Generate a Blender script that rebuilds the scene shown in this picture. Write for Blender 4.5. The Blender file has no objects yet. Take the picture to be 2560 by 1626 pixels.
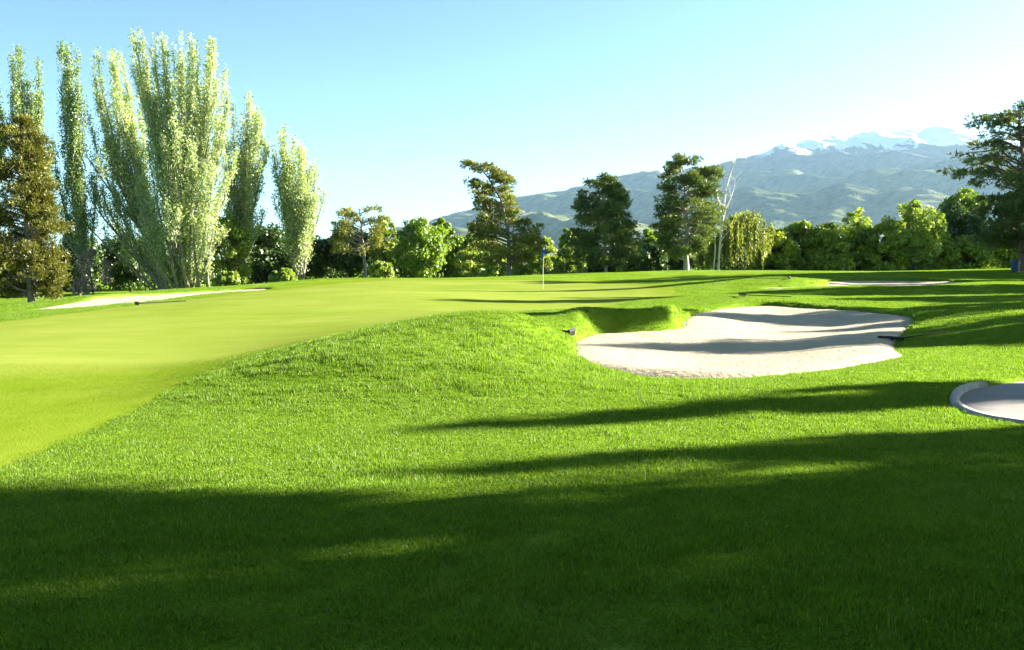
import bpy, math, random
import numpy as np
from mathutils import Vector

# ------------------------------------------------------------------ camera, sky, sun, exposure
S = bpy.context.scene
COL = S.collection
EYE = 1.6
FOC = 512 / math.tan(math.radians(27))
PITCH = math.atan(63 / FOC)
cam = bpy.data.cameras.new('camera')
camo = bpy.data.objects.new('camera', cam)
COL.objects.link(camo)
cam.sensor_fit = 'HORIZONTAL'
cam.angle = math.radians(54)
cam.clip_start = 0.05
cam.clip_end = 60000
camo.location = (0, 0, EYE)
camo.rotation_euler = (math.radians(90) - PITCH, 0, 0)
S.camera = camo

SUN_EL, SUN_AZ = 19.0, 17.0          # azimuth measured from +X towards +Y
w = bpy.data.worlds.new('World')
S.world = w
w.use_nodes = True
wn = w.node_tree
bg = wn.nodes['Background']
sky = wn.nodes.new('ShaderNodeTexSky')
sky.sky_type = 'NISHITA'
sky.sun_disc = False
sky.sun_elevation = math.radians(SUN_EL)
sky.sun_rotation = math.radians(90 - SUN_AZ)
sky.altitude = 1300
sky.air_density = 0.5
sky.dust_density = 1.6
sky.ozone_density = 1.0
wb = wn.nodes.new('ShaderNodeMix')          # white balance of the picture
wb.data_type = 'RGBA'
wb.blend_type = 'MULTIPLY'
wb.inputs[0].default_value = 1.0
wb.inputs[7].default_value = (.78, .96, .83, 1)
wn.links.new(sky.outputs[0], wb.inputs[6])
wn.links.new(wb.outputs[2], bg.inputs[0])
bg.inputs[1].default_value = 0.05
sl = bpy.data.lights.new('sun', 'SUN')
sl.energy = 5.0
sl.angle = math.radians(0.5)
sl.color = (1.0, 0.90, 0.74)
so = bpy.data.objects.new('sun', sl)
COL.objects.link(so)
a, e = math.radians(SUN_AZ), math.radians(SUN_EL)
SUN = Vector((math.cos(e) * math.cos(a), math.cos(e) * math.sin(a), math.sin(e)))
so.rotation_euler = SUN.to_track_quat('Z', 'Y').to_euler()
so.location = (60, 30, 60)
S.view_settings.view_transform = 'Standard'
S.view_settings.look = 'None'
S.view_settings.gamma = 1.0
S.view_settings.use_curve_mapping = False
S.view_settings.exposure = 2.97
S.cycles.max_bounces = 6
S.cycles.diffuse_bounces = 3
S.cycles.transmission_bounces = 4
S.cycles.transparent_max_bounces = 4
S.cycles.volume_bounces = 1
S.cycles.use_denoising = True
HAZE = 2.1e-5

# ------------------------------------------------------------------ helpers
K = 1024 / 2407.5


def at(px, py, d, z=None):
    """Point of the place seen at bearing (px,py) at a distance of d metres (north); returns numpy xyz."""
    X = (px * K - 512) / FOC
    Y = -(py * K - 325) / FOC
    r = np.array([X, math.cos(PITCH) + math.sin(PITCH) * Y, -math.sin(PITCH) + math.cos(PITCH) * Y])
    if z is not None:
        return np.array([0, 0, EYE]) + r * ((z - EYE) / r[2])
    return np.array([0, 0, EYE]) + r * (d / r[1])


def tag(o, label=None, cat=None, group=None, kind=None):
    if label: o['label'] = label
    if cat: o['category'] = cat
    if group: o['group'] = group
    if kind: o['kind'] = kind
    return o


def empty(name, loc, label, cat, group=None, rz=0):
    o = bpy.data.objects.new(name, None)
    COL.objects.link(o)
    o.location = loc
    o.rotation_euler = (0, 0, rz)
    o.empty_display_size = 0.3
    return tag(o, label, cat, group)


def link(name, me, mat=None, parent=None, smooth=False):
    if mat is not None and not me.materials:
        me.materials.append(mat)
    if smooth:
        me.polygons.foreach_set('use_smooth', np.ones(len(me.polygons), dtype=bool))
    o = bpy.data.objects.new(name, me)
    COL.objects.link(o)
    o.parent = parent
    return o


def np_mesh(name, V, F, attrs=None):
    """V (n,3); F (m,k) with constant k."""
    V = np.ascontiguousarray(V, dtype=np.float32)
    F = np.ascontiguousarray(F, dtype=np.int32)
    me = bpy.data.meshes.new(name)
    me.vertices.add(len(V))
    me.vertices.foreach_set('co', V.ravel())
    me.loops.add(F.size)
    me.loops.foreach_set('vertex_index', F.ravel())
    me.polygons.add(len(F))
    me.polygons.foreach_set('loop_start', np.arange(0, F.size, F.shape[1], dtype=np.int32))
    if attrs:
        for k, v in attrs.items():
            at_ = me.attributes.new(k, 'FLOAT', 'POINT')
            at_.data.foreach_set('value', np.ascontiguousarray(v, dtype=np.float32))
    me.update(calc_edges=True)
    return me


def copy_tree(root, loc, rz, sc, label, group=None):
    r = root.copy()
    COL.objects.link(r)
    r.location = loc
    r.rotation_euler = (0, 0, rz)
    r.scale = sc if hasattr(sc, '__len__') else (sc, sc, sc)
    r['label'] = label
    if group: r['group'] = group
    elif 'group' in r: del r['group']
    for ch in list(root.children):
        c = ch.copy()
        COL.objects.link(c)
        c.parent = r
    return r


def norm(v):
    return v / np.maximum(np.linalg.norm(v, axis=-1, keepdims=True), 1e-9)


def smooth(a_, b_, x):
    t = np.clip((x - a_) / (b_ - a_), 0, 1)
    return t * t * (3 - 2 * t)


def lattice_noise(x, y, seed=0):
    """Smooth value noise, -1..1."""
    xi, yi = np.floor(x).astype(np.int64), np.floor(y).astype(np.int64)
    fx, fy = x - xi, y - yi
    fx, fy = fx * fx * (3 - 2 * fx), fy * fy * (3 - 2 * fy)

    def h(i, j):
        n = (i * 374761393 + j * 668265263 + seed * 974634777) & 0xffffffff
        n = ((n ^ (n >> 13)) * 1274126177) & 0xffffffff
        return ((n ^ (n >> 16)) & 0xffff) / 32767.5 - 1
    return (h(xi, yi) * (1 - fx) + h(xi + 1, yi) * fx) * (1 - fy) + (h(xi, yi + 1) * (1 - fx) + h(xi + 1, yi + 1) * fx) * fy


def fbm(x, y, oct_=4, seed=0):
    s, amp, t = 0, 1, 0
    for k in range(oct_):
        s = s + amp * lattice_noise(x * 2 ** k, y * 2 ** k, seed + k * 17)
        t += amp
        amp *= 0.5
    return s / t


class TPS:
    """Thin-plate surface through survey points."""

    def __init__(self, pts, lam=0.0):
        p = np.array(pts, dtype=float)
        self.p = p[:, :2]
        n = len(p)
        A = np.zeros((n + 3, n + 3))
        A[:n, :n] = self.k(self.p[:, None, :] - self.p[None, :, :]) + lam * np.eye(n)
        A[:n, n:] = np.c_[np.ones(n), self.p]
        A[n:, :n] = A[:n, n:].T
        self.w = np.linalg.solve(A, np.r_[p[:, 2], 0, 0, 0])

    @staticmethod
    def k(d):
        r2 = (d ** 2).sum(-1) + 1e-9
        return r2 * np.log(r2) * 0.5

    def __call__(self, x, y):
        x, y = np.asarray(x, dtype=float), np.asarray(y, dtype=float)
        sh = x.shape
        q = np.c_[x.ravel(), y.ravel()]
        out = np.empty(len(q))
        n = len(self.p)
        for i in range(0, len(q), 20000):
            b = q[i:i + 20000]
            out[i:i + 20000] = self.k(b[:, None, :] - self.p[None]) @ self.w[:n] + self.w[n] + b @ self.w[n + 1:]
        return out.reshape(sh)


def poly_sd(poly, x, y):
    """Signed distance to a closed polygon, positive inside."""
    P = np.asarray(poly, dtype=float)[:, :2]
    sh = np.shape(x)
    x, y = np.ravel(x), np.ravel(y)
    d2 = np.full(x.shape, 1e18)
    inside = np.zeros(x.shape, bool)
    for i in range(len(P)):
        ax, ay = P[i]
        bx, by = P[(i + 1) % len(P)]
        ex, ey = bx - ax, by - ay
        t = np.clip(((x - ax) * ex + (y - ay) * ey) / (ex * ex + ey * ey), 0, 1)
        d2 = np.minimum(d2, (x - ax - t * ex) ** 2 + (y - ay - t * ey) ** 2)
        c = (ay > y) != (by > y)
        with np.errstate(divide='ignore', invalid='ignore'):
            inside ^= c & (x < ex * (y - ay) / (ey if ey else 1e-12) + ax)
    d = np.sqrt(d2)
    return np.where(inside, d, -d).reshape(sh)


def chaikin(P, it=2):
    P = np.asarray(P, dtype=float)
    for _ in range(it):
        Q = np.roll(P, -1, axis=0)
        P = np.stack([P * .75 + Q * .25, P * .25 + Q * .75], 1).reshape(-1, P.shape[1])
    return P


# ------------------------------------------------------------------ materials
def new_mat(name):
    m = bpy.data.materials.new(name)
    m.use_nodes = True
    nt = m.node_tree
    for n in list(nt.nodes):
        nt.nodes.remove(n)
    out = nt.nodes.new('ShaderNodeOutputMaterial')
    return m, nt, out


def N(nt, t, **kw):
    n = nt.nodes.new(t)
    for k, v in kw.items():
        if k.startswith('i_'):
            n.inputs[k[2:].replace('_', ' ')].default_value = v
        else:
            setattr(n, k, v)
    return n


def ramp(nt, fac, stops):
    r = nt.nodes.new('ShaderNodeValToRGB')
    el = r.color_ramp.elements
    while len(el) < len(stops):
        el.new(0.5)
    for q, (p, c) in zip(el, stops):
        q.position = p
        q.color = (*c, 1) if len(c) == 3 else c
    nt.links.new(fac, r.inputs[0])
    return r.outputs[0]


def mixc(nt, fac, a_, b_, mode='MIX'):
    m = nt.nodes.new('ShaderNodeMix')
    m.data_type = 'RGBA'
    m.blend_type = mode
    for s, v in ((0, fac), (6, a_), (7, b_)):
        if isinstance(v, (int, float)): m.inputs[s].default_value = v
        elif isinstance(v, tuple): m.inputs[s].default_value = (*v, 1)
        else: nt.links.new(v, m.inputs[s])
    return m.outputs[2]


def noise(nt, scale, detail=4, rough=.55, vec=None, stretch=None, dist=0.0):
    n = N(nt, 'ShaderNodeTexNoise')
    n.inputs['Scale'].default_value = scale
    n.inputs['Detail'].default_value = detail
    n.inputs['Roughness'].default_value = rough
    n.inputs['Distortion'].default_value = dist
    if vec is None:
        vec = N(nt, 'ShaderNodeTexCoord').outputs['Object']
    if stretch:
        mp = N(nt, 'ShaderNodeMapping')
        mp.inputs['Scale'].default_value = stretch
        nt.links.new(vec, mp.inputs[0])
        vec = mp.outputs[0]
    nt.links.new(vec, n.inputs['Vector'])
    return n.outputs[0]


def bump(nt, h, strength, dist):
    b = N(nt, 'ShaderNodeBump')
    b.inputs['Strength'].default_value = strength
    b.inputs['Distance'].default_value = dist
    nt.links.new(h, b.inputs['Height'])
    return b.outputs[0]


def leaf_mat(name, stops, trans=.45, gloss=.06, tint=(1.15, 1.1, .5)):
    m, nt, out = new_mat(name)
    at_ = N(nt, 'ShaderNodeAttribute', attribute_name='tone')
    col = ramp(nt, at_.outputs['Fac'], stops)
    d = N(nt, 'ShaderNodeBsdfDiffuse')
    t = N(nt, 'ShaderNodeBsdfTranslucent')
    g = N(nt, 'ShaderNodeBsdfGlossy')
    g.inputs['Roughness'].default_value = .45
    nt.links.new(col, d.inputs[0])
    nt.links.new(mixc(nt, 1.0, col, tint, 'MULTIPLY'), t.inputs[0])
    m1 = N(nt, 'ShaderNodeMixShader')
    m1.inputs[0].default_value = trans
    nt.links.new(d.outputs[0], m1.inputs[1])
    nt.links.new(t.outputs[0], m1.inputs[2])
    m2 = N(nt, 'ShaderNodeMixShader')
    m2.inputs[0].default_value = gloss
    nt.links.new(m1.outputs[0], m2.inputs[1])
    nt.links.new(g.outputs[0], m2.inputs[2])
    nt.links.new(m2.outputs[0], out.inputs[0])
    return m


def bark_mat(name, c0, c1, scale=3):
    m, nt, out = new_mat(name)
    p = N(nt, 'ShaderNodeBsdfPrincipled')
    p.inputs['Roughness'].default_value = .9
    n = noise(nt, scale, 5, .65, stretch=(1, 1, .25))
    nt.links.new(ramp(nt, n, [(.3, c0), (.7, c1)]), p.inputs[0])
    nt.links.new(bump(nt, n, .8, .06), p.inputs['Normal'])
    nt.links.new(p.outputs[0], out.inputs[0])
    return m


def plain(name, c, rough=.6, metal=0, nscale=8, var=.25):
    m, nt, out = new_mat(name)
    p = N(nt, 'ShaderNodeBsdfPrincipled')
    p.inputs['Roughness'].default_value = rough
    p.inputs['Metallic'].default_value = metal
    n = noise(nt, nscale, 4)
    nt.links.new(ramp(nt, n, [(.3, tuple(v * (1 - var) for v in c)), (.7, tuple(min(1, v * (1 + var)) for v in c))]), p.inputs[0])
    nt.links.new(p.outputs[0], out.inputs[0])
    return m


def turf_mat(name, stops, patch=.35, fine=30, bstr=.5, bdist=.03, soil=False, streak=(1, .6, 1)):
    m, nt, out = new_mat(name)
    co = N(nt, 'ShaderNodeTexCoord').outputs['Object']
    big = noise(nt, patch, 4, .6, vec=co)
    mid = noise(nt, 2.3, 4, .6, vec=co, stretch=streak)
    fin = noise(nt, fine, 3, .7, vec=co)
    ad = N(nt, 'ShaderNodeMath', operation='MULTIPLY_ADD')
    nt.links.new(mid, ad.inputs[0]); ad.inputs[1].default_value = .5
    nt.links.new(big, ad.inputs[2])
    ad2 = N(nt, 'ShaderNodeMath', operation='MULTIPLY_ADD')
    nt.links.new(fin, ad2.inputs[0]); ad2.inputs[1].default_value = .6
    nt.links.new(ad.outputs[0], ad2.inputs[2])
    dv = N(nt, 'ShaderNodeMath', operation='DIVIDE')
    nt.links.new(ad2.outputs[0], dv.inputs[0]); dv.inputs[1].default_value = 2.1
    col = ramp(nt, dv.outputs[0], stops)
    if soil:
        sa = N(nt, 'ShaderNodeAttribute', attribute_name='soil')
        col = mixc(nt, sa.outputs['Fac'], col, soil)
    d = N(nt, 'ShaderNodeBsdfDiffuse')
    nt.links.new(col, d.inputs[0])
    sh = None
    h = N(nt, 'ShaderNodeMath', operation='MULTIPLY_ADD')
    nt.links.new(mid, h.inputs[0]); h.inputs[1].default_value = .6
    nt.links.new(fin, h.inputs[2])
    bn = bump(nt, h.outputs[0], bstr, bdist)
    nt.links.new(bn, d.inputs['Normal'])
    if sh:
        nt.links.new(col, sh.inputs[0])
        nt.links.new(bn, sh.inputs['Normal'])
        sh.inputs['Roughness'].default_value = .5
        addn = N(nt, 'ShaderNodeAddShader')
        nt.links.new(d.outputs[0], addn.inputs[0])
        nt.links.new(sh.outputs[0], addn.inputs[1])
        nt.links.new(addn.outputs[0], out.inputs[0])
    else:
        nt.links.new(d.outputs[0], out.inputs[0])
    return m


M = {}
M['rough'] = turf_mat('rough_turf', [(.36, (0.077, 0.144, 0.009)), (.5, (0.120, 0.207, 0.016)), (.64, (0.170, 0.250, 0.040))], .35, 26, .9, .05, (.10, .07, .035))
M['fringe'] = turf_mat('fringe_turf', [(.39, (0.093, 0.152, 0.009)), (.5, (0.120, 0.183, 0.013)), (.61, (0.150, 0.209, 0.021))], .3, 40, .5, .02, (0.169, 0.215, 0.034))
M['green'] = turf_mat('green_turf', [(.40, (0.135, 0.192, 0.024)), (.5, (0.162, 0.213, 0.034)), (.60, (0.191, 0.234, 0.046))], .16, 50, .3, .012, False, (.22, .55, 1))
M['blade'] = leaf_mat('grass_blade', [(0, (0.054, 0.124, 0.006)), (.5, (0.131, 0.240, 0.016)), (.85, (0.209, 0.308, 0.040)), (1, (0.263, 0.308, 0.100))], .5, .015, (1.1, 1.15, .5))
M['poplar'] = leaf_mat('poplar_leaf', [(0, (0.167, 0.255, 0.083)), (.5, (0.353, 0.444, 0.235)), (1, (0.583, 0.644, 0.524))], .5, .012, (1.1, 1.1, .5))
M['poplar_green'] = leaf_mat('young_poplar_leaf', [(0, (0.072, 0.140, 0.021)), (.5, (0.156, 0.252, 0.063)), (1, (0.300, 0.392, 0.154))], .45, .08)
M['pine'] = leaf_mat('pine_needle', [(0, (0.038, 0.074, 0.015)), (.5, (0.104, 0.158, 0.033)), (1, (0.237, 0.284, 0.066))], .25, .05, (1.1, 1.05, .5))
M['pine_gold'] = leaf_mat('golden_needle', [(0, (0.060, 0.081, 0.012)), (.5, (0.178, 0.209, 0.028)), (1, (0.391, 0.399, 0.060))], .3, .05, (1.1, 1.05, .5))
M['pine_olive'] = leaf_mat('olive_needle', [(0, (0.042, 0.048, 0.009)), (.5, (0.109, 0.120, 0.018)), (1, (0.198, 0.220, 0.039))], .3, .04, (1.1, 1.0, .5))
M['pine_rust'] = leaf_mat('rusty_needle', [(0, (0.077, 0.094, 0.017)), (.5, (0.192, 0.214, 0.034)), (1, (0.320, 0.342, 0.068))], .3, .04, (1.1, 1.0, .5))
M['dark'] = leaf_mat('dark_leaf', [(0, (0.016, 0.043, 0.007)), (.5, (0.039, 0.088, 0.012)), (1, (0.091, 0.162, 0.024))], .35, .06)
M['bright'] = leaf_mat('maple_leaf', [(0, (0.071, 0.145, 0.009)), (.5, (0.143, 0.254, 0.013)), (1, (0.286, 0.363, 0.034))], .5, .06)
M['olive'] = leaf_mat('olive_leaf', [(0, (0.083, 0.140, 0.021)), (.5, (0.215, 0.300, 0.039)), (1, (0.430, 0.520, 0.088))], .45, .05)
M['lime'] = leaf_mat('lime_leaf', [(0, (0.088, 0.157, 0.017)), (.5, (0.206, 0.302, 0.036)), (1, (0.353, 0.434, 0.072))], .5, .05)
M['willow'] = leaf_mat('willow_leaf', [(0, (.07, .10, .015)), (.5, (.15, .20, .03)), (1, (.28, .31, .07))], .5, .03)
M['hedge'] = leaf_mat('hedge_leaf', [(0, (0.061, 0.122, 0.010)), (.5, (0.164, 0.245, 0.015)), (1, (0.490, 0.551, 0.043))], .22, .04)
M['twig'] = leaf_mat('dry_twig', [(0, (.10, .085, .07)), (.5, (.2, .17, .14)), (1, (.33, .29, .24))], .1, .02, (1, 1, 1))
M['bark_grey'] = bark_mat('grey_bark', (.10, .085, .07), (.25, .22, .19))
M['bark_red'] = bark_mat('pine_bark', (.13, .075, .05), (.26, .19, .14))
M['bark_pale'] = bark_mat('pale_bark', (.25, .23, .19), (.46, .42, .36))
M['bark_poplar'] = bark_mat('poplar_bark', (.12, .115, .08), (.27, .25, .19))
M['bark_dark'] = bark_mat('dark_bark', (.03, .025, .02), (.09, .075, .06))
M['birch'] = bark_mat('birch_bark', (.45, .41, .36), (.75, .71, .65), 2)

# ------------------------------------------------------------------ terrain survey
Cp = []


def cp(px, py, d):
    Cp.append(tuple(at(px, py, d)))


def cw(x, y, z):
    Cp.append((x, y, z))


for x, y, z in [(-6, -3, 0), (0, 0, 0), (6, 0, 0), (-6, 5, 0), (0, 5, 0), (6, 5, 0), (-8, 9, -.02), (0, 9, 0), (5, 9.3, 0), (-2.5, 10.9, .03), (2, 11, .03),
                (0, -15, 0), (15, -10, 0), (-15, -10, 0), (12, 5, .0), (-15, 5, -.08), (14, 12, -.02), (0, -50, 0), (40, -40, 0), (-40, -40, -.3), (30, 8, .05),
                (22, 20, .05), (35, 25, .2), (50, 50, .5), (60, 15, .3), (60, 90, .1), (-35, 50, -.95), (-30, 25, -.6), (-20, 18, -.25), (-60, 60, -1.4), (-50, 100, -1.5), (-60, 10, -.9),
                (0, 120, -1.4), (50, 120, -.8), (-40, 130, -1.2), (90, 120, .5), (-90, 120, -1.5)]:
    cw(x, y, z)
for q in [(1250, 750, 15.8), (1130, 757, 15.3), (1000, 784, 14.4), (880, 810, 13.6), (780, 838, 13), (700, 900, 11.9), (1000, 935, 11.3), (1300, 935, 11.3), (1150, 850, 13), (1350, 742, 21), (1345, 790, 17.6), (1330, 815, 15.6),
          # green and fringe on the left
          (1000, 740, 25), (800, 780, 20), (600, 830, 16.5), (500, 870, 13.9), (0, 850, 15.5), (0, 1000, 9.8), (300, 950, 11.2), (300, 800, 20), (0, 770, 25), (600, 740, 29), (300, 760, 25),
          (0, 748, 31), (1000, 700, 37), (1277, 678, 53), (700, 690, 42), (1000, 670, 56), (1150, 715, 35), (1400, 715, 36), (1600, 700, 42), (1740, 695, 36), (1500, 738, 23.5), (1610, 737, 26), (1420, 745, 22), (1650, 690, 46), (1700, 662, 58), (1500, 662, 62),
          # crest behind the green
          (650, 665, 66), (720, 657.5, 68), (800, 654, 68), (900, 654, 68), (1000, 656, 67), (1100, 656, 66), (1200, 652, 68), (1300, 645, 71), (1400, 641, 73), (1600, 636, 76), (1700, 635, 77), (1900, 636, 78), (2100, 637, 78), (2200, 635, 79), (2400, 631, 82),
          # left side
          (80, 728, 42), (350, 706, 46), (632, 681, 55), (215, 703, 48), (450, 687, 54), (230, 693, 51), (350, 689, 56), (500, 674, 62), (620, 668, 65), (75, 712, 51), (0, 720, 49),
          (450, 694, 84), (100, 705, 84), (700, 668, 92), (900, 668, 94), (1195, 656.5, 80), (1425, 644, 81), (1615, 637, 82), (1195, 670, 96), (1425, 664, 98), (1615, 660, 98), (1900, 657, 99), (2200, 657, 99), (2400, 655, 96),
          # right side: mounds around the sand
          (1740, 712, 33.6), (1850, 710, 34), (2000, 718, 33), (2150, 738, 29), (2250, 735, 24.5), (2180, 765, 23), (2400, 735, 23.5), (2300, 722, 31), (2400, 700, 37), (2200, 705, 36), (2000, 693, 41), (2400, 680, 46), (2200, 683, 45), (1900, 683, 45), (2400, 660, 58), (2300, 655, 62),
          (2400, 780, 20.3), (2150, 800, 20.2), (2400, 830, 17.5), (2200, 850, 15.6), (2000, 885, 13.2), (1700, 900, 12.8), (1450, 885, 13.6), (2400, 888, 13.6), (2200, 940, 11.4),
          (1830, 652, 51), (1720, 660, 51), (1930, 660, 50.5), (1850, 675, 47.8), (2050, 648, 63), (2200, 649, 63), (1950, 645, 66), (2350, 648, 64)]:
    cp(*q)
ground_tps = TPS(Cp, lam=0.03)

main_rim = chaikin([at(px, py, 0, .08) for px, py in
    [(1353, 820), (1364, 838), (1402, 852), (1480, 862), (1600, 868), (1720, 869), (1850, 863), (1980, 847), (2064, 830), (2082, 822), (2060, 810), (2064, 795), (2112, 775),
     (2150, 754), (2125, 742), (2000, 731), (1900, 727), (1800, 723), (1720, 728), (1650, 740), (1624, 752), (1624, 766), (1612, 777), (1500, 783), (1420, 784), (1370, 797)]], 2)
left_rim = chaikin([at(*q) for q in
    [(78, 728, 42), (150, 719, 44.5), (205, 710, 47), (222, 702, 49.5), (300, 698, 51.5), (450, 688, 56), (590, 679.5, 58.5), (640, 680, 57), (560, 687.5, 53), (480, 693, 50.5), (350, 706, 46), (280, 716, 44), (160, 729.5, 41.5)]], 2)
back_rim = chaikin([at(*q) for q in
    [(1765, 677.5, 47.5), (1960, 675, 48.5), (2150, 674, 49), (2280, 666, 54), (2260, 661, 58), (2100, 659, 61), (1990, 658, 61), (1940, 662, 57), (1960, 669, 51.6), (1900, 673.6, 49.2)]], 2)
main_sand = TPS([tuple(at(*q)) for q in [(1350, 820, 17.6), (1450, 860, 14.9), (1700, 877, 14.0), (1900, 865, 14.6), (2085, 828, 17.1), (2075, 800, 20), (2145, 752, 26.5), (2000, 731, 31), (1800, 723, 32.4), (1640, 745, 27), (1625, 775, 22), (1420, 783, 21.3)]], .5)
left_sand = TPS([tuple(at(*q)) for q in [(78, 728, 42), (222, 702, 49.5), (450, 688, 56), (590, 679.5, 58.5), (640, 680, 57), (480, 693, 50.5), (350, 706, 46), (160, 729, 41.6)]], .5)
back_sand = TPS([tuple(at(*q)) for q in [(1765, 678, 47.3), (1960, 675.5, 48.5), (2150, 674.5, 49), (2280, 666, 54), (2100, 660.5, 61), (1940, 663, 57)]], .5)
SANDS = [(main_rim, main_sand, .16, 2.2), (left_rim, left_sand, .10, 1.6), (back_rim, back_sand, .10, 1.5)]

path_poly = np.array([at(px, py, 0, .0)[:2] for px, py in [(2312, 914), (2352, 905), (2407, 892)]] + [(10.5, 15.2), (18, 17.5), (19, 13.5), (12, 10.6), (7.5, 9.6)]
                     + [at(px, py, 0, .0)[:2] for px, py in [(2420, 1000), (2400, 996), (2330, 987), (2285, 975), (2255, 962), (2243, 947), (2248, 933), (2270, 921), (2295, 914)]])


def ground_z(x, y, carve=True):
    x, y = np.asarray(x, float), np.asarray(y, float)
    r = np.hypot(x, y - 30)
    far = -1.2 - 7 * smooth(150, 700, r)
    z = ground_tps(np.clip(x, -95, 95), np.clip(y, -55, 125))
    z = z * (1 - smooth(85, 150, r)) + far * smooth(85, 150, r)
    z = z + .025 * fbm(x * .35, y * .35, 3, 5) * (1 - smooth(90, 140, r))
    if carve:
        for rim, sand, bowl, wid in SANDS:
            sd = poly_sd(rim, x, y)
            if rim is main_rim:      # raised grass lips at the back of the sand
                k = smooth(.6, 1.6, x) * (1 - smooth(4.6, 5.6, x)) * smooth(20.2, 21.6, y) * (1 - smooth(25.5, 27, y))
                z = z + (.20 * k + .08 * smooth(26, 29, y) * (1 - smooth(11, 14, x))) * smooth(-1.6, -.45, sd)
                z = z - .50 * k * smooth(-.42, -.04, sd)
            z = z - .05 * smooth(-.6, -.05, sd) - .9 * smooth(-.13, .10, sd)
        z = z - .25 * smooth(-.05, .15, poly_sd(path_poly, x, y))
    return z


def axis(lo, hi, step, ends, g):
    v = [lo]
    while v[-1] < hi: v.append(v[-1] + step)
    s = step
    while v[-1] < ends[1]:
        s *= g; v.append(v[-1] + s)
    s = step
    pre = []
    c = lo
    while c > ends[0]:
        s *= g; c -= s; pre.append(c)
    return np.array(pre[::-1] + v)


gx = axis(-26, 20, .2, (-14000, 14000), 1.075)
ya = np.arange(3, 38, .17)
yb = np.arange(38, 64, .28)
yc = axis(64.1, 64.5, .3, (64, 14000), 1.06)
yc = yc[yc > 64.05]
yd = [3.0]; s_ = .2
while yd[-1] > -400:
    s_ *= 1.12; yd.append(yd[-1] - s_)
gy = np.concatenate([np.array(yd[1:])[::-1], ya, yb, yc])
GX, GY = np.meshgrid(gx, gy)
near = (np.abs(GX) < 70) & (GY > -60) & (GY < 130)
GZ = ground_z(GX, GY)
nx, ny = len(gx), len(gy)
IDX = np.arange(nx * ny).reshape(ny, nx)
ALLF = np.stack([IDX[:-1, :-1], IDX[:-1, 1:], IDX[1:, 1:], IDX[1:, :-1]], -1).reshape(-1, 4)
VALL = np.stack([GX, GY, GZ], -1).reshape(-1, 3)
soil = np.zeros_like(GX)
for rim, *_ in SANDS:
    q = poly_sd(rim, GX, GY)
    soil = np.maximum(soil, smooth(-.0, .07, q + .05 * fbm(GX * 3, GY * 3, 2, 3)))
tag(link('ground', np_mesh('ground', VALL, ALLF, {'soil': soil.ravel()}), M['rough'], None, True), kind='structure')


def sheet(name, sd, lift_fn, mat, margin=.5, zsrc=None, extra=None):
    """Sheet over the same grid wherever sd > -margin, so its rim is where it dips under the ground."""
    keep = (sd > -margin).ravel()
    f = ALLF[keep[ALLF].any(1)]
    used = np.unique(f)
    mp = np.zeros(nx * ny, int); mp[used] = np.arange(len(used))
    z = (GZ if zsrc is None else zsrc) + lift_fn(sd)
    V = np.stack([GX, GY, z], -1).reshape(-1, 3)[used]
    o = link(name, np_mesh(name, V, mp[f], {k: v.ravel()[used] for k, v in extra.items()} if extra else None), mat, None, True)
    return tag(o, kind='structure')


fringe_poly = chaikin([at(*q)[:2] for q in [(-300, 1250, 7.2), (0, 1118, 7.6), (130, 1062, 8.6), (360, 950, 11.3), (520, 872, 13.8), (700, 818, 16.8), (860, 805, 17), (1000, 775, 18.5), (1130, 754, 21.5), (1290, 738, 27), (1400, 722, 33), (1540, 704, 40), (1600, 690, 46), (1560, 672, 56), (1450, 661, 63), (1300, 655, 65), (1100, 657, 65.5), (800, 656, 67), (640, 673, 60), (500, 697, 47), (350, 716, 40), (180, 744, 33), (-30, 764, 27), (-400, 800, 22), (-900, 900, 15)]], 2)
green_poly = chaikin([at(*q)[:2] for q in [(-300, 880, 14.3), (0, 860, 15.2), (350, 853, 15.4), (560, 832, 16.6), (760, 800, 18.6), (880, 785, 19), (1000, 768, 20.5), (1130, 748, 23.5), (1280, 734, 29), (1380, 718, 35), (1500, 702, 39), (1530, 690, 45), (1490, 677, 54), (1400, 667, 60), (1250, 660, 63), (1000, 659, 63), (850, 661, 62), (690, 676, 53), (520, 703, 44), (370, 722, 38), (190, 750, 31.5), (-30, 772, 25.5), (-400, 810, 20.5)]], 2)
sd_fr = poly_sd(fringe_poly, GX, GY)
sd_gr = poly_sd(green_poly, GX, GY)
wob = .05 * fbm(GX * 1.7, GY * 1.7, 3, 9)
sheet('fringe', sd_fr + wob, lambda s: np.clip(s * .04, -.03, .006), M['fringe'], extra={'soil': smooth(-1.9, .1, sd_gr + .5 * fbm(GX * .8, GY * .8, 3, 13))})
sheet('putting_green', sd_gr + wob * .6, lambda s: np.clip(s * .04, -.03, .012), M['green'])

# sand
m, nt, out = new_mat('bunker_sand')
p = N(nt, 'ShaderNodeBsdfPrincipled'); p.inputs['Roughness'].default_value = .95
co = N(nt, 'ShaderNodeTexCoord').outputs['Object']
n1 = noise(nt, .8, 4, .6, vec=co)
n2 = noise(nt, 9, 4, .7, vec=co)
rk = noise(nt, 4, 3, .6, vec=co, stretch=(.3, 3, 1), dist=1.2)
nt.links.new(mixc(nt, .5, ramp(nt, n1, [(.3, (.285, .245, .17)), (.7, (.345, .30, .212))]), ramp(nt, n2, [(.3, (.235, .20, .14)), (.7, (.38, .333, .243))])), p.inputs[0])
sc2 = mixc(nt, .4, p.inputs[0].links[0].from_socket, ramp(nt, rk, [(.38, (.25, .21, .15)), (.6, (.39, .345, .25))]))
nt.links.new(sc2, p.inputs[0])
hh = N(nt, 'ShaderNodeMath', operation='ADD')
nt.links.new(n2, hh.inputs[0]); nt.links.new(rk, hh.inputs[1])
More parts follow.
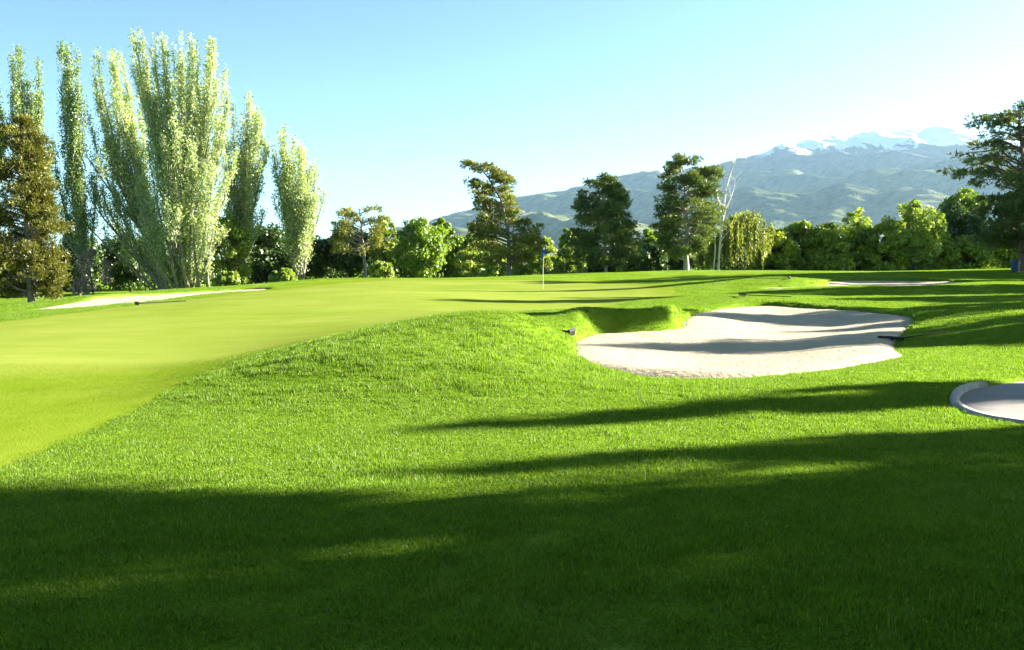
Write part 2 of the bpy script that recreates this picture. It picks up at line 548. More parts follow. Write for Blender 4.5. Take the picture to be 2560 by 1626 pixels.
nt.links.new(bump(nt, hh.outputs[0], .9, .05), p.inputs['Normal'])
nt.links.new(p.outputs[0], out.inputs[0])
M['sand'] = m
for rim, sand, bowl, wid in SANDS:
    sd = poly_sd(rim, GX, GY)
    jag = .04 * fbm(GX * 2.5, GY * 2.5, 2, 21)
    zs = sand(np.clip(GX, -40, 40), np.clip(GY, 5, 70)) - bowl * smooth(0, wid, sd) + .02 * fbm(GX * 1.3, GY * 1.3, 3, 33) + .016 * fbm(GX * 2.6, GY * 2.6, 2, 35)
    sheet('sand_bunker', sd, lambda s: np.where(s < -.1, -.12 * (-.1 - s) / .3, 0) + jag * 0, M['sand'], .35, zs)

# cart path and kerb
m, nt, out = new_mat('path_concrete')
p = N(nt, 'ShaderNodeBsdfPrincipled'); p.inputs['Roughness'].default_value = .85
co = N(nt, 'ShaderNodeTexCoord').outputs['Object']
n1 = noise(nt, 1.2, 5, .6, vec=co); n2 = noise(nt, 60, 3, .7, vec=co); n3 = noise(nt, 3, 3, .6, vec=co, stretch=(.5, 6, 1))
nt.links.new(mixc(nt, .35, ramp(nt, n1, [(.3, (.12, .115, .115)), (.7, (.19, .185, .185))]), ramp(nt, n3, [(.3, (.10, .10, .10)), (.7, (.23, .22, .215))])), p.inputs[0])
nt.links.new(bump(nt, n2, .4, .006), p.inputs['Normal'])
nt.links.new(p.outputs[0], out.inputs[0])
M['path'] = m
M['kerb'] = plain('kerb_concrete', (.29, .275, .25), .9, 0, 5, .35)
pp = np.c_[path_poly, np.full(len(path_poly), 0.0)]
pz = ground_z(pp[:, 0], pp[:, 1], False)
import bmesh
bm = bmesh.new()
bm.faces.new([bm.verts.new((q[0], q[1], z_ - .035)) for q, z_ in zip(pp, pz)])
bmesh.ops.triangulate(bm, faces=bm.faces[:])
me = bpy.data.meshes.new('cart_path'); bm.to_mesh(me); bm.free()
tag(link('cart_path', me, M['path']), kind='structure')


def kerb(pts, wid=.11, top=.026, bot=-.12):
    P = np.array(pts)
    t = norm(np.gradient(P, axis=0))
    nrm = np.c_[-t[:, 1], t[:, 0]]
    prof = [(-.5, bot), (-.5, top - .03), (-.36, top), (.30, top), (.5, top - .05), (.5, bot)]
    V, F = [], []
    z0 = ground_z(P[:, 0], P[:, 1], False)
    L = len(P)
    for i in range(L):
        k = min(1, (L - 1 - i) / 2.5 + .15)
        for u, zz in prof:
            q = P[i] + nrm[i] * u * wid
            V.append((q[0], q[1], z0[i] + (zz if zz < 0 else zz * k)))
    n = len(prof)
    for i in range(L - 1):
        for j in range(n - 1):
            F.append((i * n + j, i * n + j + 1, (i + 1) * n + j + 1, (i + 1) * n + j))
    F.append((0, 1, 2, 3)); F.append((0, 3, 4, 5))
    b = (L - 1) * n
    F.append((b + 3, b + 2, b + 1, b)); F.append((b + 5, b + 4, b + 3, b))
    return np_mesh('kerb', V, F)


kc = [at(px, py, 0, .0)[:2] for px, py in [(2420, 1000), (2400, 996), (2330, 987), (2285, 975), (2255, 962), (2241, 947), (2246, 933), (2268, 921), (2297, 914), (2314, 912)]]
kc = np.array([(10, 10.05), (7.5, 9.62)] + kc)
for _ in range(2):
    kc = np.vstack([kc[:1], np.stack([kc[:-1] * .75 + kc[1:] * .25, kc[:-1] * .25 + kc[1:] * .75], 1).reshape(-1, 2), kc[-1:]])
tag(link('kerb', kerb(kc), M['kerb'], None, False), kind='structure')

# ------------------------------------------------------------------ mountain
RID = np.array([(400, 613), (800, 606), (940, 570), (1000, 530), (1020, 514), (1060, 501), (1120, 487), (1220, 460), (1330, 443), (1380, 434), (1450, 411), (1500, 401), (1545, 397), (1575, 402), (1620, 395), (1690, 380), (1740, 368), (1790, 357), (1830, 344), (1900, 328), (1960, 312),
                (2000, 316), (2030, 307), (2080, 311), (2110, 309), (2150, 303), (2190, 297), (2230, 302), (2290, 310), (2340, 318), (2420, 330), (2600, 345), (2900, 380), (3300, 430), (4000, 500)], float)
YR = 9000.0
rx = (RID[:, 0] * K - 512) / FOC * YR
rz = (617 - RID[:, 1]) * K / FOC * YR
mx = np.concatenate([np.linspace(-2600, -900, 40), np.linspace(-880, 5000, 440), np.linspace(5060, 11500, 110)])
my = np.concatenate([np.linspace(3600, 9000, 250), np.linspace(9080, 12500, 24)])
MX, MY = np.meshgrid(mx, my)
bear = MX / MY * YR                   # ridges run up the slope
R = np.interp(MX, rx, rz)
t = np.clip((MY - 3600) / (YR - 3600), 0, 1)
back = np.clip((MY - YR) / 3500, 0, 1)


def ridged(x, y, seed):
    s, amp, w_ = 0, 1.0, 1.0
    for k in range(6):
        n_ = 1 - np.abs(lattice_noise(x * 2 ** k + 31 * k, y * 2 ** k, seed + k))
        n_ = n_ ** 2 * w_
        w_ = np.clip(n_ * 1.6, 0, 1)
        s = s + amp * n_
        amp *= .5
    return s


sx = MX + .45 * (MY - 6000)


def spur(period, wx, wy, warp, seed, skew=0.0):
    """0 on the crest of a spur, 1 in the valley beside it; spurs run down the slope."""
    p_ = (sx + skew * (MY - 6000)) / period + warp * fbm(sx / wx, MY / wy, 4, seed)
    f_ = np.abs(2 * (p_ - np.floor(p_)) - 1)
    return smooth(.02, 1.0, f_) * .35 + f_ * .65


E_ = R * np.interp(t, [0, .08, .22, .36, .5, .62, .8, .93, 1], [0, .10, .34, .50, .585, .63, .80, .94, 1.0])
c1 = spur(1050, 2300, 2600, 1.1, 4)
c2 = spur(370, 900, 1100, 1.0, 11, -.5)
c3 = spur(150, 380, 420, 1.0, 23, .6)
rd2 = ridged(sx / 520 + 7, MY / 1300, 11) - .9
calm = (1 - t ** 4)
H = E_ * (1 - .46 * c1 * calm * smooth(0, .1, t)) - np.clip(E_, 0, 420) * .13 * c2 * (1 - .6 * t) - np.clip(E_, 0, 300) * .035 * c3 + 8 * fbm(MX / 120, MY / 120, 3, 2)
H = H + .03 * R * smooth(.9, 1, t) * fbm(MX / 260, MY / 500, 3, 41)
H = np.where(back > 0, R * (1 - back ** 1.3) + 10 * rd2, H)
H = np.maximum(H, 0) - 10
ID = np.arange(MX.size).reshape(MX.shape)
MF = np.stack([ID[:-1, :-1], ID[:-1, 1:], ID[1:, 1:], ID[1:, :-1]], -1).reshape(-1, 4)
m, nt, out = new_mat('mountain_slope')
p = N(nt, 'ShaderNodeBsdfDiffuse')
geo = N(nt, 'ShaderNodeNewGeometry')
co = N(nt, 'ShaderNodeTexCoord').outputs['Object']
n1 = noise(nt, .0016, 6, .62, vec=co)
n2 = noise(nt, .012, 5, .65, vec=co)
scr = ramp(nt, n1, [(.36, (.025, .045, .025)), (.46, (.075, .105, .048)), (.54, (.14, .16, .07)), (.64, (.20, .195, .12))])
scr = mixc(nt, .55, scr, ramp(nt, n2, [(.38, (.022, .034, .02)), (.50, (.09, .11, .047)), (.66, (.19, .19, .11))]))
sep = N(nt, 'ShaderNodeSeparateXYZ'); nt.links.new(co, sep.inputs[0])
n3 = noise(nt, .0042, 7, .66, vec=co, stretch=(1.6, .45, 1), dist=1.2)
hm = N(nt, 'ShaderNodeMath', operation='MULTIPLY_ADD'); nt.links.new(n3, hm.inputs[0]); hm.inputs[1].default_value = 500; nt.links.new(sep.outputs[2], hm.inputs[2])
sn = N(nt, 'ShaderNodeMapRange'); nt.links.new(hm.outputs[0], sn.inputs[0])
sn.inputs[1].default_value = 1214; sn.inputs[2].default_value = 1222
rk2 = N(nt, 'ShaderNodeMapRange'); nt.links.new(hm.outputs[0], rk2.inputs[0]); rk2.inputs[1].default_value = 900; rk2.inputs[2].default_value = 1200
col = mixc(nt, rk2.outputs[0], scr, (.13, .13, .13))
col = mixc(nt, sn.outputs[0], col, (.88, .90, .93))
nt.links.new(col, p.inputs[0])
nt.links.new(bump(nt, n2, .7, 40), p.inputs['Normal'])
nt.links.new(p.outputs[0], out.inputs[0])
tag(link('mountain', np_mesh('mountain', np.stack([MX, MY, H], -1).reshape(-1, 3), MF), m, None, True), kind='structure')

# ------------------------------------------------------------------ haze
if HAZE > 0:
    me = bpy.data.meshes.new('haze')
    X0, X1, Y0, Y1, Z0, Z1 = -14500, 14500, -900, 14500, -12, 1190
    me.from_pydata([(x, y, z) for x in (X0, X1) for y in (Y0, Y1) for z in (Z0, Z1)], [], [(0, 1, 3, 2), (4, 6, 7, 5), (0, 4, 5, 1), (2, 3, 7, 6), (0, 2, 6, 4), (1, 5, 7, 3)])
    m, nt, out = new_mat('haze')
    v = N(nt, 'ShaderNodeVolumePrincipled')
    v.inputs['Color'].default_value = (.42, .68, 1, 1)
    v.inputs['Anisotropy'].default_value = .4
    v.inputs['Density'].default_value = HAZE
    nt.links.new(v.outputs[0], out.inputs['Volume'])
    tag(link('haze', me, m), kind='stuff')


# ------------------------------------------------------------------ tree building
class Tubes:
    def __init__(self): self.V, self.F, self.n = [], [], 0

    def add(self, pts, r0, r1, sides=6, flare=0):
        P = np.asarray(pts, float)
        L = len(P)
        T = norm(np.gradient(P, axis=0))
        ref = np.where(np.abs(T[:, 2:3]) > .9, np.array([[1., 0, 0]]), np.array([[0, 0, 1.]]))
        A = norm(np.cross(T, ref)); B = np.cross(T, A)
        s = np.linspace(0, 1, L)
        r = r0 + (r1 - r0) * s + flare * np.exp(-s * 14)
        an = np.linspace(0, 2 * np.pi, sides, endpoint=False)
        ring = P[:, None] + r[:, None, None] * (np.cos(an)[None, :, None] * A[:, None] + np.sin(an)[None, :, None] * B[:, None])
        i = self.n + np.arange(L * sides).reshape(L, sides)
        j = np.roll(i, -1, 1)
        self.F.append(np.stack([i[:-1], j[:-1], j[1:], i[1:]], -1).reshape(-1, 4))
        self.V.append(ring.reshape(-1, 3)); self.n += L * sides

    def mesh(self, name): return np_mesh(name, np.concatenate(self.V), np.concatenate(self.F))


class Leaves:
    def __init__(self): self.V, self.T = [], []

    def add(self, C, ax, sd_, L, W, tone):
        """Diamond leaves: centre C, long axis ax, side axis sd_."""
        L = np.broadcast_to(np.asarray(L, float), (len(C),))[:, None]
        W = np.broadcast_to(np.asarray(W, float), (len(C),))[:, None]
        q = np.stack([C - ax * L * .5, C + sd_ * W * .5 - ax * L * .05, C + ax * L * .5, C - sd_ * W * .5 - ax * L * .05], 1)
        self.V.append(q.reshape(-1, 3)); self.T.append(np.repeat(np.clip(tone, 0, 1), 4))

    def mesh(self, name):
        V = np.concatenate(self.V)
        return np_mesh(name, V, np.arange(len(V)).reshape(-1, 4), {'tone': np.concatenate(self.T)})


def rdir(rng, n):
    return norm(rng.normal(size=(n, 3)))


def perp(rng, nrm):
    a_ = norm(np.cross(nrm, rdir(rng, len(nrm))))
    return a_, np.cross(nrm, a_)


def pine_tree(name, base, trunk, prof, label, needle='pine', bark='bark_red', r0=.22, limbs=64, pads=3, tufts=26, pad_r=.55, seed=1, group=None, tl=.29, droop=0.0, flat=.5, depth=1.0, stubs=()):
    """trunk: (dx,h) list in metres; prof: (h,left,right) extents of the crown round the trunk foot."""
    rng = np.random.default_rng(seed)
    root = empty(name, tuple(base), label, 'tree', group)
    tr = np.array(trunk, float)
    pf = np.array(prof, float)
    tx = lambda h: np.interp(h, tr[:, 1], tr[:, 0])
    tb = Tubes()
    hs = np.linspace(-.3, tr[-1, 1], 14)
    ww = rng.normal(size=(14, 2)) * .03
    tb.add(np.c_[tx(hs) + ww[:, 0], ww[:, 1], hs], r0, .03, 9, r0 * .3)
    lv = Leaves()
    h0, h1 = pf[0, 0], pf[-1, 0]
    hq = np.linspace(h0, h1, 200)
    wq = np.cumsum(np.interp(hq, pf[:, 0], pf[:, 2] - pf[:, 1]) ** .8 + .3)
    wq = wq / wq[-1]
    for i in range(limbs):
        h = np.interp((i + rng.uniform(0, 1)) / limbs, wq, hq)
        az = rng.uniform(0, 2 * np.pi) if rng.uniform() < .55 else (rng.choice([0, np.pi]) + rng.normal() * .5)
        l, r = np.interp(h, pf[:, 0], pf[:, 1]), np.interp(h, pf[:, 0], pf[:, 2])
        c = np.cos(az)
        mid, half = (l + r) / 2, (r - l) / 2
        rho = rng.uniform(.5, 1.0) ** .5
        ex = mid + (half - pad_r * .2) * c * rho
        ey = (half * .95 * depth) * np.sin(az) * rho
        reach = math.hypot(ex - tx(h), ey)
        hs_ = max(.3, min(h - reach * (.25 - droop), tr[-1, 1] * .98))
        st = np.array([tx(hs_), 0, hs_])
        en = np.array([ex, ey, h])
        s = np.linspace(0, 1, 6)[:, None]
        path = st + (en - st) * s
        path[:, 2] += np.sin(s[:, 0] * np.pi) * reach * (.06 if droop < .1 else .14)
        path[1:-1] += rng.normal(size=(4, 3)) * .05 * reach * .5
        tb.add(path, max(.02, min(r0 * .33, .012 + reach * .022)), .012, 5)
        limb_tone = rng.normal() * .12
        for k in range(pads):
            u = 1 - k * rng.uniform(.2, .32)
            if u < .3: continue
            pc = st + (en - st) * u
            pc[2] += np.sin(u * np.pi) * reach * .06
            if k: pc += np.array([rng.normal() * .3, rng.normal() * .3, rng.normal() * .12]) * pad_r * 1.3
            pr = pad_r * rng.uniform(.7, 1.25)
            n = int(tufts * rng.uniform(.7, 1.3))
            q = rdir(rng, n) * (rng.uniform(0, 1, (n, 1)) ** .45) * np.array([pr, pr, pr * flat])
            tc = pc + q
            od = norm(q / np.array([1, 1, flat]) + norm(en - st) * pr * .5 + np.array([0, 0, pr * .35]))
            tn = .5 + limb_tone + rng.normal(size=n) * .14
            for b in range(5):
                ax = norm(od + rng.normal(size=(n, 3)) * .55)
                _, sd_ = perp(rng, ax)
                ln = tl * rng.uniform(.7, 1.25, n)
                lv.add(tc + ax * ln[:, None] * .45, ax, sd_, ln, ln * .2, tn + rng.normal(size=n) * .12)
    for (h, az, ln) in stubs:
        d_ = np.array([math.cos(az), math.sin(az), .15])
        s = np.linspace(0, 1, 5)[:, None]
        pth = np.array([tx(h), 0, h]) + d_ * s * ln
        pth[:, 2] += np.array([0, .05, .02, .1, .05])
        tb.add(pth, .05, .012, 5)
    link('trunk', tb.mesh('trunk'), M[bark], root, True)
    link('crown', lv.mesh('crown'), M[needle], root)
    return root


def broad_tree(name, base, w_, h, bottom, label, leaf='dark', bark='bark_dark', cat='tree', depth=None, clumps=60, per=120, ls=.26, seed=1, group=None, r0=.14, top=0.0, spread=.0, clump_r=.15, sparse=.0):
    """Rounded crown made of leaf clumps on real limbs."""
    rng = np.random.default_rng(seed)
    root = empty(name, tuple(base), label, cat, group)
    depth = depth or w_ * .9
    tb = Tubes(); lv = Leaves()
    ch = h - bottom
    nb = 3 if h < 2.5 else 1
    stems = []
    for k in range(nb):
        dx, dy = (rng.normal() * w_ * .1, rng.normal() * depth * .1)
        hs = np.linspace(-.3, bottom + ch * .75, 8)
        P = np.c_[dx * hs / h + np.cumsum(rng.normal(size=8)) * .03, dy * hs / h + np.cumsum(rng.normal(size=8)) * .03, hs]
        tb.add(P, r0, r0 * .25, 7, r0 * .5); stems.append(P)
    for i in range(clumps):
        d = rdir(rng, 1)[0]
        rr = rng.uniform(.45, 1.0) ** .5
        cr = clump_r * w_ * rng.uniform(.6, 1.25)
        if cat == 'bush':
            d[2] = abs(d[2]) * 2 - .97
            d[:2] = norm(d[:2]) * math.sqrt(max(.05, 1 - max(0, d[2]) ** 2))
        c = np.array([d[0] * w_ * .5, d[1] * depth * .5, d[2] * ch * .5]) * (rr if cat != 'bush' else np.array([rr, rr, 1])) * .86
        if top: c[2] += top * ch * .5 * (1 - (d[0] ** 2 + d[1] ** 2))
        c[2] += bottom + ch * .5
        P = stems[i % nb]
        j = min(len(P) - 1, max(2, int(np.searchsorted(P[:, 2], c[2] - ch * .3))))
        s = np.linspace(0, 1, 5)[:, None]
        if i % 2 == 0:
            pth = P[j] + (c - P[j]) * s
            pth[1:-1] += rng.normal(size=(3, 3)) * .06 * w_ * .3
            tb.add(pth, r0 * .3, .012, 5)
        n = int(per * rng.uniform(.7, 1.3) * (1 - sparse))
        q = rdir(rng, n)
        q[:, 2] *= .8
        rad = rng.uniform(.35, 1, (n, 1)) ** .6
        C = c + q * cr * rad
        nr = norm(q * .75 + rng.normal(size=(n, 3)) * .6 + np.array([0, 0, .25]))
        ax, sd_ = perp(rng, nr)
        L = ls * rng.uniform(.7, 1.3, n)
        lv.add(C, ax, sd_, L, L * .75, .5 + rng.normal() * .14 + rng.normal(size=n) * .16)
    link('trunk', tb.mesh('trunk'), M[bark], root, True)
    link('crown', lv.mesh('crown'), M[leaf], root)
    return root


def poplar_tree(name, base, leaders, label, leaf='poplar', subs=3, bark='bark_poplar', per=3400, rad=.74, ls=.145, seed=1, group=None, r0=.3):
    """leaders: list of ((x0,h0),(x1,h1),bow,y,rscale) running up from the trunk foot."""
    rng = np.random.default_rng(seed)
    root = empty(name, tuple(base), label, 'tree', group)
    tb = Tubes(); lv = Leaves()
    more = []
    for (x0, h0), (x1, h1), bow, yy, rs in leaders:
        for k in range(subs):
            u = rng.uniform(.15, .68)
            side = rng.choice([-1, 1])
            xs = x0 + (x1 - x0) * (1 - (1 - u) ** (1 + bow))
            more.append(((xs, h0 + (h1 - h0) * u), (x0 + (x1 - x0) * (.5 + .5 * u) + side * rng.uniform(.5, 1.5) * rad * rs, h0 + (h1 - h0) * rng.uniform(max(u + .2, .72), .97)), .6, yy + rng.normal() * .7, rs * .55))
    for q_, ((x0, h0), (x1, h1), bow, yy, rs) in enumerate(leaders + more):
        s = np.linspace(0, 1, 16)
        ease = s ** (1 / (1 + bow)) if bow >= 0 else s
        P = np.c_[x0 + (x1 - x0) * (1 - (1 - s) ** (1 + bow)), yy * ((1 - (1 - s) ** 2) if q_ < len(leaders) else np.full(16, .8)), h0 + (h1 - h0) * s]
        P[1:-1, :2] += np.cumsum(rng.normal(size=(14, 2)) * .035, 0)
        H_ = h1 - h0
        if q_ >= len(leaders):
            pre = np.array([[x0, yy * .8, h0 - .3]])
        else:
            pre = np.array([[x0 * .3, 0, -.3], [x0 * .6, 0, h0 * .5]]) if h0 > 1 else np.array([[x0, 0, -.3]])
        tb.add(np.vstack([pre, P]), r0 * (.3 + .5 * min(1, rs)) if q_ < len(leaders) else .045, .012, 7, r0 * .3 if q_ < len(leaders) else 0)
        nbr = int(H_ * 9 * (.5 + .5 * rs))
        for k in range(nbr):
            u = rng.uniform(.03, 1.0) ** .9
            i = u * 15
            p0 = P[int(i)] + (P[min(15, int(i) + 1)] - P[int(i)]) * (i - int(i))
            env = rad * rs * (math.sin(math.pi * min(1, (u * .93 + .07)) ** .8) ** .6 * (1 - u) ** .22 * .95 + .08)
            az = rng.uniform(0, 2 * np.pi)
            ln = env * rng.uniform(1.2, 2.6) + .25
            ln = min(ln, (1 - u) * H_ + .5)
            out_ = env * rng.uniform(.45, 1.05)
            tip = p0 + np.array([math.cos(az) * out_, math.sin(az) * out_, ln])
            n = int(per / 100 * rng.uniform(.5, 1.5) * (.5 + .5 * env / rad))
            v = rng.uniform(.1, 1.05, n)
            C = p0 + (tip - p0) * v[:, None]
            C[:, :2] += np.array([math.cos(az), math.sin(az)]) * (np.sin(v * np.pi) * out_ * .3)[:, None]
            C += rng.normal(size=(n, 3)) * np.array([.12, .12, .16]) * (1 + .5 * rs)
            nr = norm(np.c_[np.full(n, math.cos(az)), np.full(n, math.sin(az)), np.full(n, .2)] * .5 + rng.normal(size=(n, 3)) * .7)
            ax, sd_ = perp(rng, nr)
            L = ls * rng.uniform(.65, 1.35, n)
            lv.add(C, ax, sd_, L, L * .8, .5 + rng.normal() * .14 + rng.normal(size=n) * .12)
            if k % 4 == 0:
                tb.add(np.stack([p0, (p0 + tip) / 2 + np.array([math.cos(az), math.sin(az), 0]) * out_ * .2, tip]), .03, .008, 4)
    link('trunk', tb.mesh('trunk'), M[bark], root, True)
    link('crown', lv.mesh('crown'), M[leaf], root)
    return root


def foot(px, py, d):
    """Ground point on the bearing px at distance d (py is only used for the bearing)."""
    q = at(px, py, d)
    return np.array([q[0], q[1], float(ground_z(q[0], q[1]))])


def extents(bx, by, d, rows):
    s = K * d / FOC
    b = foot(bx, by, d)
    return sorted([(at(l, y, d)[2] - b[2], (l - bx) * s, (r - bx) * s) for y, l, r in rows])


def trunkline(bx, by, d, rows):
    s = K * d / FOC
    b = foot(bx, by, d)
    return [(0, 0)] + sorted([((x - bx) * s, at(x, y, d)[2] - b[2]) for y, x in rows], key=lambda v: v[1])


# --- the three pines behind the green
PG = 'pines standing along the crest behind the green'
B = (1195, 656, 80)
pine_tree('pine_tree', foot(*B), trunkline(*B, [(600, 1198), (540, 1195), (470, 1178), (420, 1150), (390, 1125), (378, 1112)]),
          extents(*B, [(378, 1092, 1135), (395, 1090, 1170), (420, 1096, 1205), (445, 1102, 1218), (470, 1118, 1212), (495, 1122, 1228), (520, 1108, 1255), (545, 1102, 1280), (570, 1098, 1288), (590, 1092, 1275), (612, 1110, 1250)]),
          'tall golden green pine leaning left at its top, left of the flagstick', 'pine_gold', 'bark_grey', .2, 84, 3, 24, .5, 3, PG, flat=.38, stubs=[(2.6, .2, 1.6), (2.2, 3.0, 1.2)])
B = (1425, 642, 81)
pine_tree('pine_tree', foot(*B), trunkline(*B, [(560, 1420), (480, 1418), (420, 1425)]),
          extents(*B, [(414, 1418, 1438), (425, 1375, 1450), (450, 1355, 1465), (480, 1352, 1475), (510, 1350, 1488), (540, 1343, 1497), (570, 1335, 1505), (595, 1330, 1510), (612, 1350, 1500)]),
          'dark green upright pine with a thin pale trunk, right of the flagstick', 'pine', 'bark_pale', .13, 98, 3, 31, .55, 5, PG, stubs=[(2.1, .4, 1.0), (1.6, 3.0, .6)])
B = (1615, 635, 82)
pine_tree('pine_tree', foot(*B), trunkline(*B, [(560, 1614), (480, 1612), (420, 1605), (372, 1590)]),
          extents(*B, [(370, 1570, 1600), (382, 1563, 1672), (400, 1562, 1690), (425, 1550, 1690), (450, 1555, 1682), (480, 1545, 1700), (510, 1535, 1705), (540, 1535, 1690), (570, 1540, 1675), (600, 1565, 1665)]),
          'dark ragged pine with a thick white lit trunk, beside the bare birch', 'pine', 'bark_pale', .23, 92, 3, 30, .55, 8, PG, flat=.42, stubs=[(2.4, .3, 1.3)])
# --- the small thin rusty pine
B = (858, 652, 75)
pine_tree('pine_tree', foot(*B), trunkline(*B, [(590, 856), (540, 850), (492, 846)]),
          extents(*B, [(490, 815, 885), (505, 795, 905), (525, 790, 905), (545, 782, 900), (570, 778, 905), (590, 785, 890)]),
          'small sparse rusty orange pine with a grey trunk, by the poplars', 'pine_rust', 'bark_grey', .16, 40, 2, 16, .45, 13, stubs=[(2.2, .1, 1.9), (2.1, 3.3, 1.2), (2.6, .6, 1.5)])
# --- brown pine at the left edge
B = (75, 712, 51)
pine_tree('pine_tree', foot(*B), trunkline(*B, [(500, 70), (280, 60)]),
          extents(*B, [(272, 54, 66), (290, 35, 84), (310, 15, 100), (340, -5, 118), (380, -20, 125), (420, -25, 124), (470, -35, 130), (510, -40, 155), (540, -40, 165), (590, -45, 150), (640, -45, 160), (690, -40, 145)]),
          'dense olive brown pine beside the left sand bunker', 'pine_olive', 'bark_grey', .17, 130, 3, 38, .45, 17, tl=.2, flat=.6, depth=1.0)
# --- big pine at the right edge
B = (2400, 640, 70)
pine_tree('pine_tree', foot(*B), trunkline(*B, [(520, 2402), (400, 2398), (255, 2385)]),
          extents(*B, [(250, 2285, 2400), (275, 2272, 2470), (300, 2290, 2490), (335, 2285, 2500), (355, 2255, 2520), (385, 2235, 2540), (408, 2225, 2540), (430, 2275, 2500), (465, 2290, 2510), (500, 2300, 2510), (530, 2300, 2520), (560, 2290, 2530), (580, 2300, 2520)]),
          'large dark open pine at the right edge, branches reaching left', 'pine', 'bark_red', .26, 104, 4, 28, .58, 23, flat=.42, droop=.12, stubs=[(3.2, 3.0, 2.6), (3.9, 2.8, 2.0)])

# --- poplars
PO = 'tall poplars at the left'


def fan(bx, tops, y0, y1, seed, r0=.5, r1=.75, deep=2.0):
    rng = np.random.default_rng(seed)
    return [((bx + (xt - bx) * .10 + rng.normal() * 4, rng.uniform(y0, y1)), (xt, yt), rng.uniform(.15, .45), rng.uniform(-deep, deep), rng.uniform(r0, r1)) for xt, yt in tops]


def pop_leaders(bx, by, d, rows):
    s = K * d / FOC
    b = foot(bx, by, d)
    o = []
    for (x0, y0), (x1, y1), bow, yy, rs in rows:
        o.append((((x0 - bx) * s, max(.2, at(x0, y0, d)[2] - b[2])), ((x1 - bx) * s, at(x1, y1, d)[2] - b[2]), bow, yy, rs))
    return o


B = (435, 690, 82)
poplar_tree('poplar_tree', foot(*B), pop_leaders(*B, fan(435, [(318, 90), (334, 82), (347, 74), (364, 118), (378, 80), (392, 100), (405, 92), (418, 112), (432, 73), (446, 95), (460, 92), (474, 104), (488, 100), (502, 84), (513, 96), (523, 150), (531, 190), (539, 212), (543, 290), (546, 345),
    (322, 170), (340, 200), (360, 170), (386, 190), (410, 215), (440, 200), (468, 205), (494, 225), (516, 290), (536, 410), (524, 470)], 500, 660, 30) + [
    ((425, 684), (345, 430), .6, -1.5, 1.0), ((428, 684), (375, 350), .4, -1.9, 1.0), ((432, 684), (410, 330), .2, -2.2, 1.0), ((440, 684), (450, 320), .2, -2.2, 1.0), ((446, 684), (485, 340), .4, -1.9, 1.0), ((450, 684), (520, 400), .6, -1.5, 1.0), ((420, 686), (362, 520), .6, -2.2, 1.0), ((455, 686), (525, 530), .6, -2, .9), ((400, 686), (388, 540), .3, -2.4, .9), ((420, 688), (425, 480), .3, -2.8, 1.0), ((445, 688), (450, 500), .3, -2.8, 1.0), ((470, 686), (480, 500), .3, -2.4, .9), ((490, 684), (506, 520), .3, -2, .8)]),
    'largest poplar, a broad pale fan of many upright stems', subs=1, per=2200, rad=.76, seed=31, group=PO, r0=.24)
B = (385, 690, 86)
poplar_tree('poplar_tree', foot(*B), pop_leaders(*B, fan(390, [(238, 150), (250, 130), (263, 118), (278, 140), (291, 128), (300, 160), (230, 200), (222, 260), (245, 230), (268, 215), (290, 230), (212, 330), (235, 340), (258, 330), (205, 430), (228, 450), (250, 440), (285, 330), (305, 300), (310, 420), (280, 460), (200, 500), (260, 540), (320, 520), (345, 480)], 560, 680, 36, .6, .85, 1.5)),
    'poplar leaning left against the largest poplar, narrow gap between', subs=1, per=2200, rad=.76, seed=37, group=PO, r0=.24)
B = (205, 695, 84)
poplar_tree('poplar_tree', foot(*B), pop_leaders(*B, [
    ((200, 600), (162, 100), .15, .3, .9), ((202, 600), (182, 108), .1, -.6, .85), ((198, 600), (152, 200), .3, .8, .7), ((205, 600), (198, 225), .1, -.4, .7), ((195, 620), (128, 330), .5, .5, .7), ((205, 640), (180, 380), .1, -.8, 1.1), ((200, 620), (130, 470), .6, -.5, .6), ((210, 640), (235, 400), .4, .3, .7)]),
    'slim dark poplar with a single narrow column, beside the brown pine', 'poplar_green', subs=2, per=2500, rad=.6, seed=41, group=PO, r0=.2)
B = (85, 705, 90)
poplar_tree('poplar_tree', foot(*B), pop_leaders(*B, [
    ((85, 600), (58, 118), .15, .3, .95), ((85, 600), (72, 125), .1, -.6, .9), ((88, 600), (93, 133), .1, .8, .6), ((90, 600), (112, 168), .2, -.4, .6), ((85, 620), (50, 230), .2, .5, .9), ((90, 640), (95, 300), .1, -.8, 1.1), ((95, 620), (130, 330), .4, -.5, .6)]),
    'pale poplar rising behind the brown pine', 'poplar_green', per=2500, rad=.6, seed=43, group=PO, r0=.2)
B = (-20, 712, 80)
poplar_tree('poplar_tree', foot(*B), pop_leaders(*B, [((-20, 600), (2, 208), .2, .3, .9), ((-20, 600), (-20, 180), .1, -.6, .9), ((-18, 600), (12, 260), .3, .5, .7), ((-25, 600), (-50, 230), .3, .4, .9)]),
            'dark poplar cut off by the left edge', 'poplar_green', per=2300, rad=.6, seed=47, group=PO, r0=.2)
B = (565, 685, 88)
poplar_tree('poplar_tree', foot(*B), pop_leaders(*B, [
    ((562, 600), (592, 222), .2, .3, .95), ((560, 600), (560, 255), .1, -.6, .75), ((565, 600), (602, 250), .3, .8, .85), ((565, 600), (624, 335), .4, -.4, .8), ((560, 620), (575, 330), .2, .5, 1.2), ((568, 640), (612, 400), .3, -.8, 1.1), ((558, 640), (540, 400), .3, -.5, .8), ((565, 660), (600, 500), .5, -1, 1.2), ((560, 660), (545, 500), .3, -1, 1.2), ((555, 684), (540, 560), .3, -1.5, 1.2), ((575, 684), (585, 560), .3, -1.5, 1.2)]),
    'middle poplar with a lone side stem, right of the largest poplar', per=2300, seed=53, group=PO, r0=.24)
B = (705, 668, 88)
